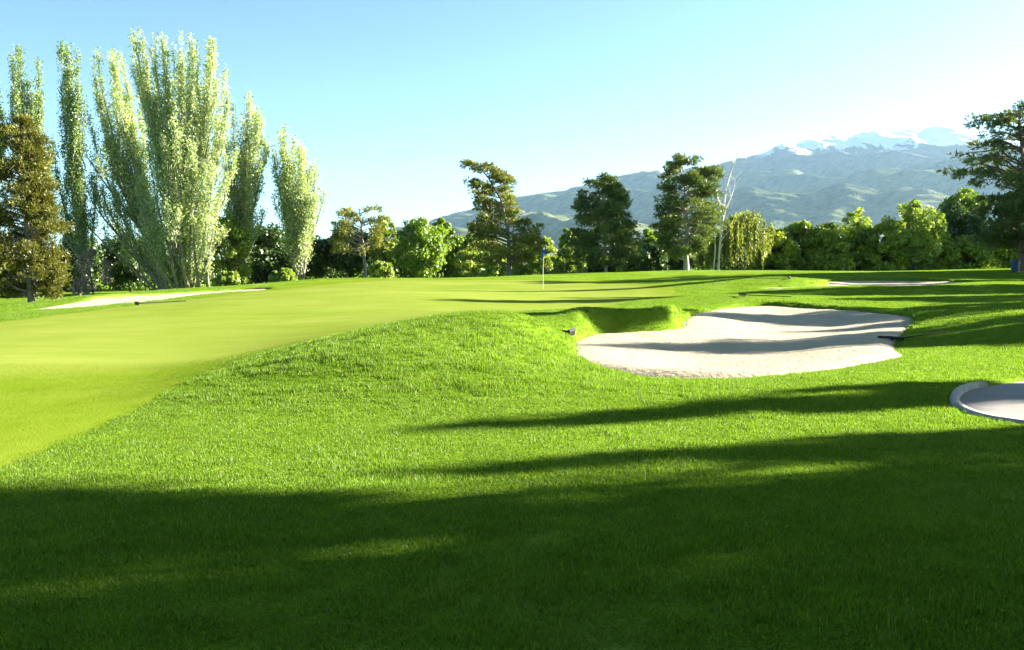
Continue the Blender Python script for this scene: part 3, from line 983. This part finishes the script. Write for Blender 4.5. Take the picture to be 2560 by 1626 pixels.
poplar_tree('poplar_tree', foot(*B), pop_leaders(*B, [
    ((700, 600), (664, 312), .2, .3, .8), ((702, 600), (681, 305), .1, -.6, .9), ((704, 600), (700, 340), .1, .8, .95), ((705, 600), (718, 350), .2, -.4, .8), ((708, 600), (745, 385), .3, .5, .7), ((710, 600), (766, 458), .5, -.8, .55), ((700, 620), (650, 355), .3, -.5, .8), ((700, 640), (690, 420), .1, -1.2, 1.3), ((706, 640), (720, 450), .1, -1, 1.2), ((700, 650), (672, 420), .2, .9, 1.1), ((698, 655), (688, 540), .3, -1, 1.1), ((712, 655), (728, 540), .3, -1, 1.1)]),
    'rightmost poplar, pale and short, standing apart from the clump', per=2300, seed=59, group=PO, r0=.24)

# --- broad trees and shrubs along the back
def bt(name, px, by, d, top, x0, x1, label, leaf, bottom=.3, **kw):
    s = K * d / FOC
    b = foot((x0 + x1) / 2, by, d)
    h = at(px, top, d)[2] - b[2]
    return broad_tree(name, b, (x1 - x0) * s, h, bottom, label, leaf, **kw)


bt('broadleaf_tree', 630, 670, 94, 528, 545, 712, 'dark rounded tree between the two rightmost poplars', 'dark', clumps=90, per=125, seed=61)
bt('broadleaf_tree', 300, 690, 96, 545, 235, 385, 'dark bushy tree under the leaning poplar', 'dark', clumps=80, per=125, seed=62)
bt('broadleaf_tree', 190, 695, 92, 540, 125, 250, 'dark bushy tree behind the slim poplar trunk', 'dark', clumps=80, per=120, seed=63)
bt('broadleaf_tree', 30, 705, 90, 560, -60, 110, 'dark bushy tree behind the brown pine', 'dark', clumps=80, per=120, seed=64)
bt('broadleaf_tree', 750, 660, 98, 548, 690, 800, 'dark tree behind the foot of the rightmost poplar', 'dark', clumps=70, per=120, seed=65)
bt('broadleaf_tree', 815, 660, 97, 525, 770, 880, 'dark domed tree behind the small rusty pine', 'dark', clumps=70, per=120, seed=66)
bt('broadleaf_tree', 905, 660, 96, 503, 865, 948, 'olive rounded tree right of the small rusty pine', 'olive', clumps=70, per=120, seed=67)
bt('broadleaf_tree', 985, 660, 93, 508, 925, 1050, 'bright green maple in the gap between the rusty and the golden pine', 'bright', clumps=90, per=125, seed=68)
bt('broadleaf_tree', 1045, 660, 98, 503, 1000, 1090, 'light green tree standing behind the bright maple', 'bright', clumps=60, per=150, seed=69, sparse=.2)
bt('broadleaf_tree', 1105, 660, 99, 532, 1065, 1150, 'mid green tree at the left foot of the golden pine', 'bright', clumps=60, per=150, seed=70)
bt('broadleaf_tree', 1335, 655, 100, 523, 1310, 1362, 'small bright green tree peeping out left of the dark upright pine', 'bright', clumps=40, per=130, seed=71, bottom=1.5)
bt('broadleaf_tree', 1525, 648, 99, 530, 1495, 1562, 'light green tree between the two dark pines', 'bright', clumps=50, per=140, seed=72)
row = [(1130, 1200, 570, 'olive', 86), (1200, 1262, 565, 'olive', 98), (1245, 1320, 560, 'lime', 97), (1300, 1380, 585, 'olive', 95), (1375, 1440, 590, 'dark', 97), (1430, 1500, 578, 'olive', 97), (1490, 1570, 572, 'dark', 96), (1555, 1640, 560, 'dark', 98), (1060, 1140, 590, 'olive', 95)]
txt = ['yellow olive bush left of the golden pine trunk', 'olive bush right of the golden pine trunk', 'lime yellow bush behind the blue flag', 'olive bush between the flag and the dark upright pine',
       'dark bush behind the thin pale trunk', 'olive bush under the right side of the dark upright pine', 'dark bush between the two dark pines', 'dark bush behind the thick white trunk', 'olive bush in front of the bright maple']
for i, (x0, x1, tp, lf, d) in enumerate(row):
    bt('shrub', (x0 + x1) / 2, 655, d, tp, x0, x1, txt[i], lf, cat='bush', clumps=45, per=130, seed=80 + i, r0=.06, group='bushes under the pines')
bt('shrub', 530, 680, 78, 640, 500, 562, 'low olive shrub at the right foot of the largest poplar', 'olive', cat='bush', clumps=26, per=110, seed=95, r0=.04)
bt('shrub', 665, 668, 78, 634, 636, 694, 'low lime shrub under the rightmost poplar', 'lime', cat='bush', clumps=26, per=110, seed=96, r0=.04)
bt('shrub', 895, 658, 86, 615, 870, 925, 'low yellow shrub at the foot of the rusty pine', 'lime', cat='bush', clumps=26, per=100, seed=97, r0=.04)
bt('shrub', 230, 690, 80, 585, 170, 268, 'leafless grey shrub behind the left sand bunker', 'twig', cat='bush', clumps=40, per=60, seed=98, ls=.16, r0=.08)
bt('broadleaf_tree', 535, 684, 86, 498, 490, 590, 'lime green young tree filling the gap right of the largest poplar', 'lime', cat='bush', clumps=60, per=150, seed=99, r0=.07)
# hedge of tall shrubs on the right
HG = 'dark tall shrubs hedging the right side'
hd = [(1775, 1860, 540, 95), (1840, 1925, 522, 96), (1905, 1990, 524, 95), (1970, 2050, 522, 97), (2035, 2110, 528, 96), (2090, 2180, 545, 97), (2150, 2240, 540, 98), (2220, 2330, 560, 97), (2300, 2430, 565, 99)]
htx = ['hedge shrub next to the weeping birch, leftmost of the hedge', 'second hedge shrub from the weeping birch, yellow on top', 'third hedge shrub from the weeping birch, yellow on top', 'hedge shrub in front of the pale feathery tree',
       'hedge shrub left of the yellow green tree', 'hedge shrub under the yellow green tree', 'hedge shrub right of the yellow green tree', 'hedge shrub under the dense green tree', 'hedge shrub behind the right pine trunk']
for i, (x0, x1, tp, d) in enumerate(hd):
    bt('hedge_shrub', (x0 + x1) / 2, 648, d, tp, x0 - 12, x1 + 12, htx[i], 'hedge', cat='bush', clumps=80, per=150, seed=110 + i, r0=.07, group=HG, depth=4.5, bottom=.1)
bt('broadleaf_tree', 2005, 650, 103, 478, 1965, 2055, 'pale feathery tree topping the hedge', 'lime', clumps=60, per=70, seed=131, sparse=.3, clump_r=.11)
bt('broadleaf_tree', 2145, 650, 95, 468, 2070, 2225, 'yellow green tree rising above the hedge', 'lime', clumps=100, per=120, seed=132, bottom=1.2, clump_r=.12)
bt('broadleaf_tree', 2265, 650, 102, 430, 2200, 2320, 'dense bright green tree left of the right pine', 'bright', clumps=90, per=120, seed=133, bottom=2)

rng = np.random.default_rng(500)
lv = Leaves()
for k in range(1100):
    x, y = rng.uniform(-70, 72), rng.uniform(103, 109)
    h = 3.6 + .9 * lattice_noise(np.array([x * .35]), np.array([7.0]), 5)[0]
    z = float(ground_z(x, y)) + rng.uniform(.0, h)
    n = 60
    q = rdir(rng, n)
    nr = norm(q * .75 + rng.normal(size=(n, 3)) * .6)
    ax, sd_ = perp(rng, nr)
    L = .32 * rng.uniform(.7, 1.3, n)
    lv.add(np.array([x, y, z]) + q * rng.uniform(.5, 1.0, (n, 1)) * .95, ax, sd_, L, L * .75, .45 + rng.normal() * .15 + rng.normal(size=n) * .15)
tag(link('thicket', lv.mesh('thicket'), M['dark']), 'dark thicket closing off the back of the course', 'thicket', kind='stuff')

# --- weeping birch and the bare birch stem beside the ragged pine
B = (1690, 640, 89)
s = K * B[2] / FOC
b = foot(*B)
root = empty('birch_tree', tuple(b), 'bare white birch with leafless twigs, right of the ragged pine', 'tree')
tb = Tubes(); rng = np.random.default_rng(150)


def bp(px, py): return np.array([(px - B[0]) * s, 0, at(px, py, B[2])[2] - b[2]])


def branch(pts, r0, r1, jy=.3):
    P = np.array([bp(*q) for q in pts])
    P[1:, 1] += np.cumsum(rng.normal(size=len(P) - 1)) * jy
    tb.add(P, r0, r1, 6)
    return P


st = [branch([(1688, 645), (1690, 600), (1695, 540), (1700, 490), (1706, 445), (1714, 410), (1722, 385), (1730, 365), (1742, 352)], .12, .022, .1)]
st.append(branch([(1698, 510), (1690, 480), (1684, 450), (1685, 420), (1680, 395)], .07, .018))
st.append(branch([(1697, 520), (1706, 490), (1718, 465), (1726, 440), (1728, 420)], .06, .016))
st.append(branch([(1676, 645), (1680, 590), (1676, 530)], .08, .02))
st.append(branch([(1692, 570), (1705, 550), (1716, 540)], .05, .012))
for k in range(70):
    P = st[rng.integers(0, 3)]
    q = P[rng.integers(max(1, len(P) - 6), len(P))]
    d_ = np.array([rng.normal() * .5, rng.normal() * .5, rng.uniform(-.1, .9)])
    q2 = q + d_ * rng.uniform(.4, 1.3)
    q3 = q2 + np.array([d_[0] * .3, d_[1] * .3, -.5]) * rng.uniform(.2, .8)
    tb.add(np.stack([q, (q + q2) / 2 + rng.normal(size=3) * .05, q2, q3]), .014, .006, 3)
link('trunk', tb.mesh('trunk'), M['birch'], root, True)

B = (1735, 640, 91)
s = K * B[2] / FOC
b = foot(*B)
root = empty('weeping_tree', tuple(b), 'weeping tree with hanging yellow green strands, beside the bare birch', 'tree')
tb = Tubes(); lv = Leaves()
hs = np.linspace(-.3, 4.6, 8)
tb.add(np.c_[np.cumsum(rng.normal(size=8)) * .04, np.cumsum(rng.normal(size=8)) * .04, hs], .13, .04, 7, .06)
for k in range(190):
    px = rng.uniform(1638, 1805)
    topy = np.interp(px, [1638, 1680, 1720, 1760, 1785, 1805], [560, 545, 498, 490, 508, 545]) + abs(rng.normal()) * 32
    boty = min(625, topy + rng.uniform(30, 95))
    p0 = np.array([(px - B[0]) * s, rng.normal() * 1.4, at(px, topy, B[2])[2] - b[2]])
    L = (boty - topy) * s
    if k % 2 == 0:
        st_ = np.array([0, 0, max(1.2, min(4.4, p0[2] - 1.2))])
        mid = (st_ + p0) / 2 + np.array([0, 0, .5])
        tb.add(np.stack([st_, mid, p0]), .035, .01, 4)
    n = int(L * 34)
    v = rng.uniform(0, 1, n)
    C = p0 + np.c_[np.zeros(n), np.zeros(n), -v * L] + rng.normal(size=(n, 3)) * np.array([.07, .07, .05])
    nr = norm(rng.normal(size=(n, 3)) * np.array([1, 1, .4]))
    ax = norm(np.c_[rng.normal(size=(n, 2)) * .35, -np.ones(n)])
    sd_ = norm(np.cross(ax, nr))
    lv.add(C, ax, sd_, .24 * rng.uniform(.7, 1.3, n), .11, .5 + rng.normal() * .15 + rng.normal(size=n) * .15)
link('trunk', tb.mesh('trunk'), M['bark_dark'], root, True)
link('crown', lv.mesh('crown'), M['willow'], root)

# --- trees out to the right of the view whose shade falls over the lawn
c19, s19 = math.cos(a), math.sin(a)


def by_sun(u, v): return (u * c19 - v * s19, u * s19 + v * c19)


spruce_root = None
SG = 'trees right of the view shading the lawn'
shade = [  # along the sun, across it, height, width scale, kind, what its shade falls on
    (24, 6.5, 12.6, .42, 'h', 'high crowned shade tree out right whose shadow edges the dark foreground'), (27, 7.35, 8.7, .75, 's', 'thin spruce out right whose shadow streaks the edge of the dark foreground'), (28, 2.0, 15, .8, 'c', 'tall shade tree out right whose shadow fills the middle foreground'),
    (23, -4.6, 12.5, .8, 'b', 'shade tree out right whose shadow falls just behind the viewpoint'), (31, -9.5, 14, 1.1, 'b', 'wide shade tree out right, farthest behind the viewpoint'),
    (31, 5.8, 10.9, .55, 'c', 'short sparse shade tree out right whose shadow dapples the dark foreground'), (36, 4.2, 13.8, .5, 'c', 'middling sparse shade tree out right, behind the short one'), (37, 2.6, 16.2, .42, 'c', 'tallest narrow shade tree out right behind the first row'), (20, -10.5, 11, 1.1, 'b', 'low wide shade tree out right, behind the viewpoint'), (34, -5, 14.5, .8, 'b', 'tall shade tree out right in the second row'),
    (28, 9.55, 8.8, .85, 's', 'spruce out right whose pointed shadow crosses the sunlit lawn'), (26, 10.3, 6.7, .7, 's', 'short spruce out right whose shadow falls by the cart path kerb'),
    (35, 17.3, 9.7, .6, 'b', 'shade tree out right whose shadow crosses the front of the main bunker'), (40, 24.6, 9.6, 1.0, 'b', 'shade tree out right whose shadow crosses the back of the main bunker'),
    (34, 16.0, 7.7, .72, 'b', 'low round shade tree out right whose shadow falls right of the main bunker'), (38, 20.8, 8.6, .55, 'b', 'round shade tree out right whose shadow falls on the mound by the bunker'),
    (46, 29.8, 8.6, 1.1, 'b', 'low wide shade tree out right, its shadow on the mounds behind the bunker'),
    (46, 35.2, 12.6, 1.2, 's', 'spruce out right whose long shadow reaches the putting green'), (52, 38.6, 12.4, 1.4, 's', 'wide spruce out right whose shadow stops short of the green'),
    (54, 46.6, 14.2, .5, 's', 'thin spruce out right whose thin shadow passes the flagstick'), (58, 52.5, 11.0, 2.2, 's', 'spruce out right whose shadow falls on the back bunker'), (64, 58, 11, 1.1, 's', 'spruce out right beyond the back bunker'),
    (76, 79, 9.5, 1.0, 'b', 'shade tree out right shading the right end of the hedge'), (72, 83, 8.0, 1.0, 'b', 'shade tree out right behind the right pine'), (88, 82, 12.5, 1.1, 'b', 'tall shade tree out right, farthest along the hedge')]
proto = {}
for u, v, h, ws, kd, txt_ in shade:
    x, y = by_sun(u, v)
    z = float(ground_z(x, y))
    if kd not in proto:
        if kd == 'b':
            proto[kd] = broad_tree('broadleaf_tree', (x, y, z), 8, 12, 2.6, txt_, 'dark', clumps=80, per=200, clump_r=.135, ls=.3, seed=201, group=SG, r0=.25)
        elif kd == 'h':
            proto[kd] = broad_tree('broadleaf_tree', (x, y, z), 8, 12, 7.4, txt_, 'dark', clumps=60, per=150, clump_r=.13, ls=.3, seed=209, group=SG, r0=.2)
        elif kd == 'c':
            proto[kd] = broad_tree('broadleaf_tree', (x, y, z), 8, 12, 2.6, txt_, 'dark', clumps=58, per=130, clump_r=.125, ls=.3, seed=205, group=SG, r0=.25)
        else:
            proto[kd] = pine_tree('spruce_tree', (x, y, z), [(0, 0), (0, 10)], [(1.2, -2.2, 2.2), (5, -1.45, 1.45), (8, -.7, .7), (9.9, -.15, .15)], txt_, 'pine', 'bark_red', .18, 110, 3, 18, .4, 203, SG, droop=.3)
        o = proto[kd]
    else:
        o = copy_tree(proto[kd], (x, y, z), (u * 7.3) % 6.28, 1, txt_, SG)
    H0 = 10 if kd == 's' else 12
    o.scale = (h / H0 * ws, h / H0 * ws, h / H0)

x, y = by_sun(35, 20.7)
broad_tree('broadleaf_tree', (x, y, float(ground_z(x, y))), 2.6, 10.5, 9.0, 'slender high crowned tree out right whose shadow darkens the bunker lip', 'dark', clumps=40, per=120, ls=.2, seed=207, group=SG, r0=.07)

# added trees, out of view, whose crowns keep sky light off the foreground
for k, (x, y, sw, sh, txt_) in enumerate([(-3.5, -4.5, 1.6, 1.25, 'added unseen sky-blocking tree just behind the viewpoint on the left'), (4.5, -4.5, 1.6, 1.2, 'added unseen sky-blocking tree just behind the viewpoint on the right'), (11.2, 2.2, 1.25, 1.2, 'added unseen sky-blocking tree beside the viewpoint, right'),
                                         (-10.5, 2.2, 1.25, 1.2, 'added unseen sky-blocking tree beside the viewpoint, left'), (-14, -7, 1.5, 1.2, 'added unseen sky-blocking tree farther behind the viewpoint on the left'), (0, -14, 1.7, 1.3, 'added unseen sky-blocking tree farthest behind the viewpoint'), (16, -7, 1.5, 1.2, 'added unseen sky-blocking tree farther behind the viewpoint on the right')]):
    o = copy_tree(proto['b'], (x, y, float(ground_z(x, y)) + 0.0), 1.3 + k * 1.9, (sw, sw, sh * 1.1), txt_, 'added unseen trees blocking sky light around the viewpoint')

# ------------------------------------------------------------------ flagstick, rakes, bin
M['pole'] = plain('pole_paint', (.75, .72, .62), .4, 0, 20, .1)
M['flag'] = plain('blue_cloth', (.015, .09, .42), .8, 0, 10, .2)
M['rake_black'] = plain('black_plastic', (.012, .013, .014), .95, 0, 20, .3)
M['bin'] = plain('blue_plastic', (.015, .05, .13), .5, 0, 5, .15)
f = foot(1277, 678, 53)
root = empty('flagstick', tuple(f), 'flagstick with a hanging blue flag on the green', 'flag')
tb = Tubes(); tb.add([(0, 0, -.1), (-.003, 0, 1.0), (.035, 0, 2.12)], .013, .010, 8)
link('pole', tb.mesh('pole'), M['pole'], root, True)
V, F = [], []
for i in range(9):
    for j in range(7):
        u, v = j / 6, i / 8
        wd = .13 * (1 - .35 * v) + .03 * math.sin(v * 5)
        V.append((.035 - .09 * (1 - v) * .2 - .11 + u * wd * 1.7, .035 * math.sin(u * 11 + v * 2), 2.1 - v * .5 - .06 * math.sin(u * 3)))
for i in range(8):
    for j in range(6):
        F.append((i * 7 + j, i * 7 + j + 1, (i + 1) * 7 + j + 1, (i + 1) * 7 + j))
link('flag', np_mesh('flag', V, F), M['flag'], root, True)
tb = Tubes(); tb.add([(.035, 0, 2.1), (.036, 0, 2.16)], .02, .02, 8)
link('finial', tb.mesh('finial'), M['pole'], root, True)
tb = Tubes(); tb.add([(0, 0, -.06), (0, 0, .022)], .054, .054, 16)
link('cup_rim', tb.mesh('cup_rim'), M['pole'], root, True)


def hit(px, py):
    """Where the line of sight meets the turf."""
    q = np.array([at(px, py, d) for d in np.arange(3.5, 90, .1)])
    g = ground_z(q[:, 0], q[:, 1])
    i = int(np.argmax(q[:, 2] <= g))
    return np.array([q[i, 0], q[i, 1], g[i]])


def box_bm(bm, lo, hi):
    r = bmesh.ops.create_cube(bm, size=1)
    for v in r['verts']:
        v.co = Vector([lo[k] + (hi[k] - lo[k]) * (v.co[k] + .5) for k in range(3)])


def bm_mesh(name, bm, bev=0):
    if bev: bmesh.ops.bevel(bm, geom=bm.edges[:], offset=bev, segments=2, affect='EDGES')
    me = bpy.data.meshes.new(name); bm.to_mesh(me); bm.free()
    return me


def rake(head, tail, off, label):
    """Bunker rake lying on the turf from head to handle end (ground points)."""
    h0 = np.array(head)
    t0 = np.array([h0[0] + off[0], h0[1] + off[1], 0])
    t0[2] = float(ground_z(t0[0], t0[1]))
    root = empty('bunker_rake', tuple(h0), label, 'rake', 'bunker rakes lying around the sand')
    d = norm((t0 - h0))
    n_ = np.array([-d[1], d[0], 0]); n_ = norm(n_)
    tb = Tubes(); tb.add([(0, 0, .07), d * .7 + np.array([0, 0, .055]), (t0 - h0) + np.array([0, 0, .03])], .018, .016, 8)
    link('handle', tb.mesh('handle'), M['rake_black'], root, True)
    tb = Tubes()
    tb.add([n_ * -.3 + np.array([0, 0, .1]), np.array([0, 0, .11]), n_ * .3 + np.array([0, 0, .1])], .03, .03, 6)
    link('rake_head', tb.mesh('rake_head'), M['rake_black'], root, True)
    tb = Tubes()
    for k in range(13):
        q = n_ * (-.29 + k * .0483)
        tb.add([q + np.array([0, 0, .11]), q + np.array([0, 0, -.0])], .01, .006, 4)
    tag(link('tines', tb.mesh('tines'), M['rake_black'], root, True), kind='stuff')
    return root


rake(hit(1344, 790), None, (-1.7, .42), 'black rake at the left end of the main bunker')
rake(hit(2094, 806), None, (1.55, .95), 'black rake lying at the right end of the main bunker')
rake(hit(1745, 698), None, (1.8, .3), 'black rake on the mound behind the main bunker')
rake(hit(1857, 657), None, (-1.6, .8), 'black rake on the golden mound before the back bunker')
rake(hit(322, 718), None, (1.5, 1.0), 'black rake at the near edge of the left white bunker')

f = foot(2386, 645, 68)
root = empty('waste_bin', tuple(f), 'small blue bin beside the right pine trunk', 'bin')
tb = Tubes(); tb.add([(0, 0, 0), (0, 0, .25), (0, 0, .75)], .23, .28, 16)
link('body', tb.mesh('body'), M['bin'], root, True)
tb = Tubes(); tb.add([(0, 0, .75), (0, 0, .8), (0, 0, .84)], .30, .28, 16); tb.add([(0, 0, .835), (0, 0, .845), (0, 0, .86)], .28, .02, 16)
link('lid', tb.mesh('lid'), M['bin'], root, True)

# ------------------------------------------------------------------ grass blades
def tuft_mesh(seed, n=34, rad=.11, h=.036):
    rng = np.random.default_rng(seed)
    V, F, T = [], [], []
    for i in range(n):
        r, an = rad * math.sqrt(rng.uniform()), rng.uniform(0, 6.283)
        p = np.array([r * math.cos(an), r * math.sin(an), -.012])
        fa = rng.uniform(0, 6.283)
        ln = h * rng.uniform(.55, 1.35)
        ld = np.array([math.cos(fa), math.sin(fa), 0]) * ln * rng.uniform(.1, .75)
        sd_ = np.array([-math.sin(fa), math.cos(fa), 0]) * .0029 * rng.uniform(.7, 1.4)
        m_ = p + np.array([0, 0, ln * .6]) + ld * .35
        tp = p + np.array([0, 0, ln]) + ld
        k = len(V)
        V += [p - sd_, p + sd_, m_ + sd_ * .8, m_ - sd_ * .8, tp, tp]
        F += [(k, k + 1, k + 2, k + 3), (k + 3, k + 2, k + 4, k + 5)]
        tn = np.clip(.45 + rng.normal() * .22, 0, 1)
        if rng.uniform() < .08: tn = 1
        T += [tn] * 6
    V = np.array(V); V[5::6] += np.array([.0003, 0, 0])
    return np_mesh('grass_tuft', V, F, {'tone': T})


def grass_points(seed):
    rng = np.random.default_rng(seed)
    bands = [(3.3, 8, 260, .8), (8, 13, 240, .8), (13, 22, 160, .88), (22, 40, 40, 1.4), (40, 62, 10, 2.0)]
    P, Sc = [], []
    for y0, y1, den, sc in bands:
        hw = .56 * y1 + 1.0
        n = int((y1 - y0) * hw * 2 * den)
        x = rng.uniform(-hw, hw, n); y = rng.uniform(y0, y1, n)
        ok = np.abs(x) < .56 * y + 1.0
        x, y = x[ok], y[ok]
        P.append(np.c_[x, y]); Sc.append(np.full(len(x), sc))
    P, Sc = np.concatenate(P), np.concatenate(Sc)
    ok = np.ones(len(P), bool)
    for rim, *_ in SANDS:
        ok &= poly_sd(rim, P[:, 0], P[:, 1]) < -.05
    ok &= poly_sd(path_poly, P[:, 0], P[:, 1]) < -.14
    fr = poly_sd(fringe_poly, P[:, 0], P[:, 1]); gr = poly_sd(green_poly, P[:, 0], P[:, 1])
    ok &= (gr < 0) & ((fr < 0) | (P[:, 1] < 17))
    P, Sc, fr = P[ok], Sc[ok], fr[ok]
    # interpolate the built ground rather than the survey so that tufts sit on the mesh
    i = np.clip(np.searchsorted(gx, P[:, 0]) - 1, 0, nx - 2); j = np.clip(np.searchsorted(gy, P[:, 1]) - 1, 0, ny - 2)
    u = (P[:, 0] - gx[i]) / (gx[i + 1] - gx[i]); v = (P[:, 1] - gy[j]) / (gy[j + 1] - gy[j])
    z = GZ[j, i] * (1 - u) * (1 - v) + GZ[j, i + 1] * u * (1 - v) + GZ[j + 1, i] * (1 - u) * v + GZ[j + 1, i + 1] * u * v
    pn = fbm(P[:, 0] * .9, P[:, 1] * .9, 3, 71)
    pf_ = fbm(P[:, 0] * 3.1, P[:, 1] * 3.1, 2, 77)
    zs = np.where(fr > 0, .28, np.clip(.9 + .45 * pn + .5 * pf_, .35, 1.9))
    mound = smooth(-6, -4, P[:, 0]) * (1 - smooth(1, 3.5, P[:, 0])) * smooth(10.8, 11.8, P[:, 1]) * (1 - smooth(14.5, 16, P[:, 1]))
    zs = np.where(fr > 0, zs, zs * (1 + mound * np.clip(.25 + .9 * pf_, -.3, 1.0)))
    return np.c_[P, z], Sc, zs, rng


pts, sc_, zs_, rng = grass_points(300)
me = bpy.data.meshes.new('grass')
me.vertices.add(len(pts)); me.vertices.foreach_set('co', pts.astype(np.float32).ravel())
for nm, val in (('sxy', sc_), ('sz', sc_ ** .5 * zs_), ('rz', rng.uniform(0, 6.283, len(pts)))):
    q = me.attributes.new(nm, 'FLOAT', 'POINT'); q.data.foreach_set('value', val.astype(np.float32))
go = bpy.data.objects.new('grass', me); COL.objects.link(go)
tag(go, 'short mown grass blades of the rough', 'grass', kind='stuff')
tufts = []
for k in range(4):
    tm = tuft_mesh(400 + k)
    tm.materials.append(M['blade'])
    tufts.append(bpy.data.objects.new('grass_tuft', tm))
ng = bpy.data.node_groups.new('grass_scatter', 'GeometryNodeTree')
ng.interface.new_socket('Geometry', in_out='INPUT', socket_type='NodeSocketGeometry')
ng.interface.new_socket('Geometry', in_out='OUTPUT', socket_type='NodeSocketGeometry')
gi, gout = ng.nodes.new('NodeGroupInput'), ng.nodes.new('NodeGroupOutput')
g2i = ng.nodes.new('GeometryNodeGeometryToInstance')
for o in tufts:
    oi = ng.nodes.new('GeometryNodeObjectInfo'); oi.inputs[0].default_value = o; oi.inputs['As Instance'].default_value = True
    ng.links.new(oi.outputs['Geometry'], g2i.inputs[0])
iop = ng.nodes.new('GeometryNodeInstanceOnPoints')
ng.links.new(gi.outputs[0], iop.inputs['Points'])
ng.links.new(g2i.outputs[0], iop.inputs['Instance'])
iop.inputs['Pick Instance'].default_value = True


def attr(nm):
    n = ng.nodes.new('GeometryNodeInputNamedAttribute'); n.data_type = 'FLOAT'; n.inputs[0].default_value = nm
    return n.outputs['Attribute']


cs = ng.nodes.new('ShaderNodeCombineXYZ')
ng.links.new(attr('sxy'), cs.inputs[0]); ng.links.new(attr('sxy'), cs.inputs[1]); ng.links.new(attr('sz'), cs.inputs[2])
cr = ng.nodes.new('ShaderNodeCombineXYZ'); ng.links.new(attr('rz'), cr.inputs[2])
ng.links.new(cs.outputs[0], iop.inputs['Scale']); ng.links.new(cr.outputs[0], iop.inputs['Rotation'])
ng.links.new(iop.outputs[0], gout.inputs[0])
md = go.modifiers.new('scatter', 'NODES'); md.node_group = ng
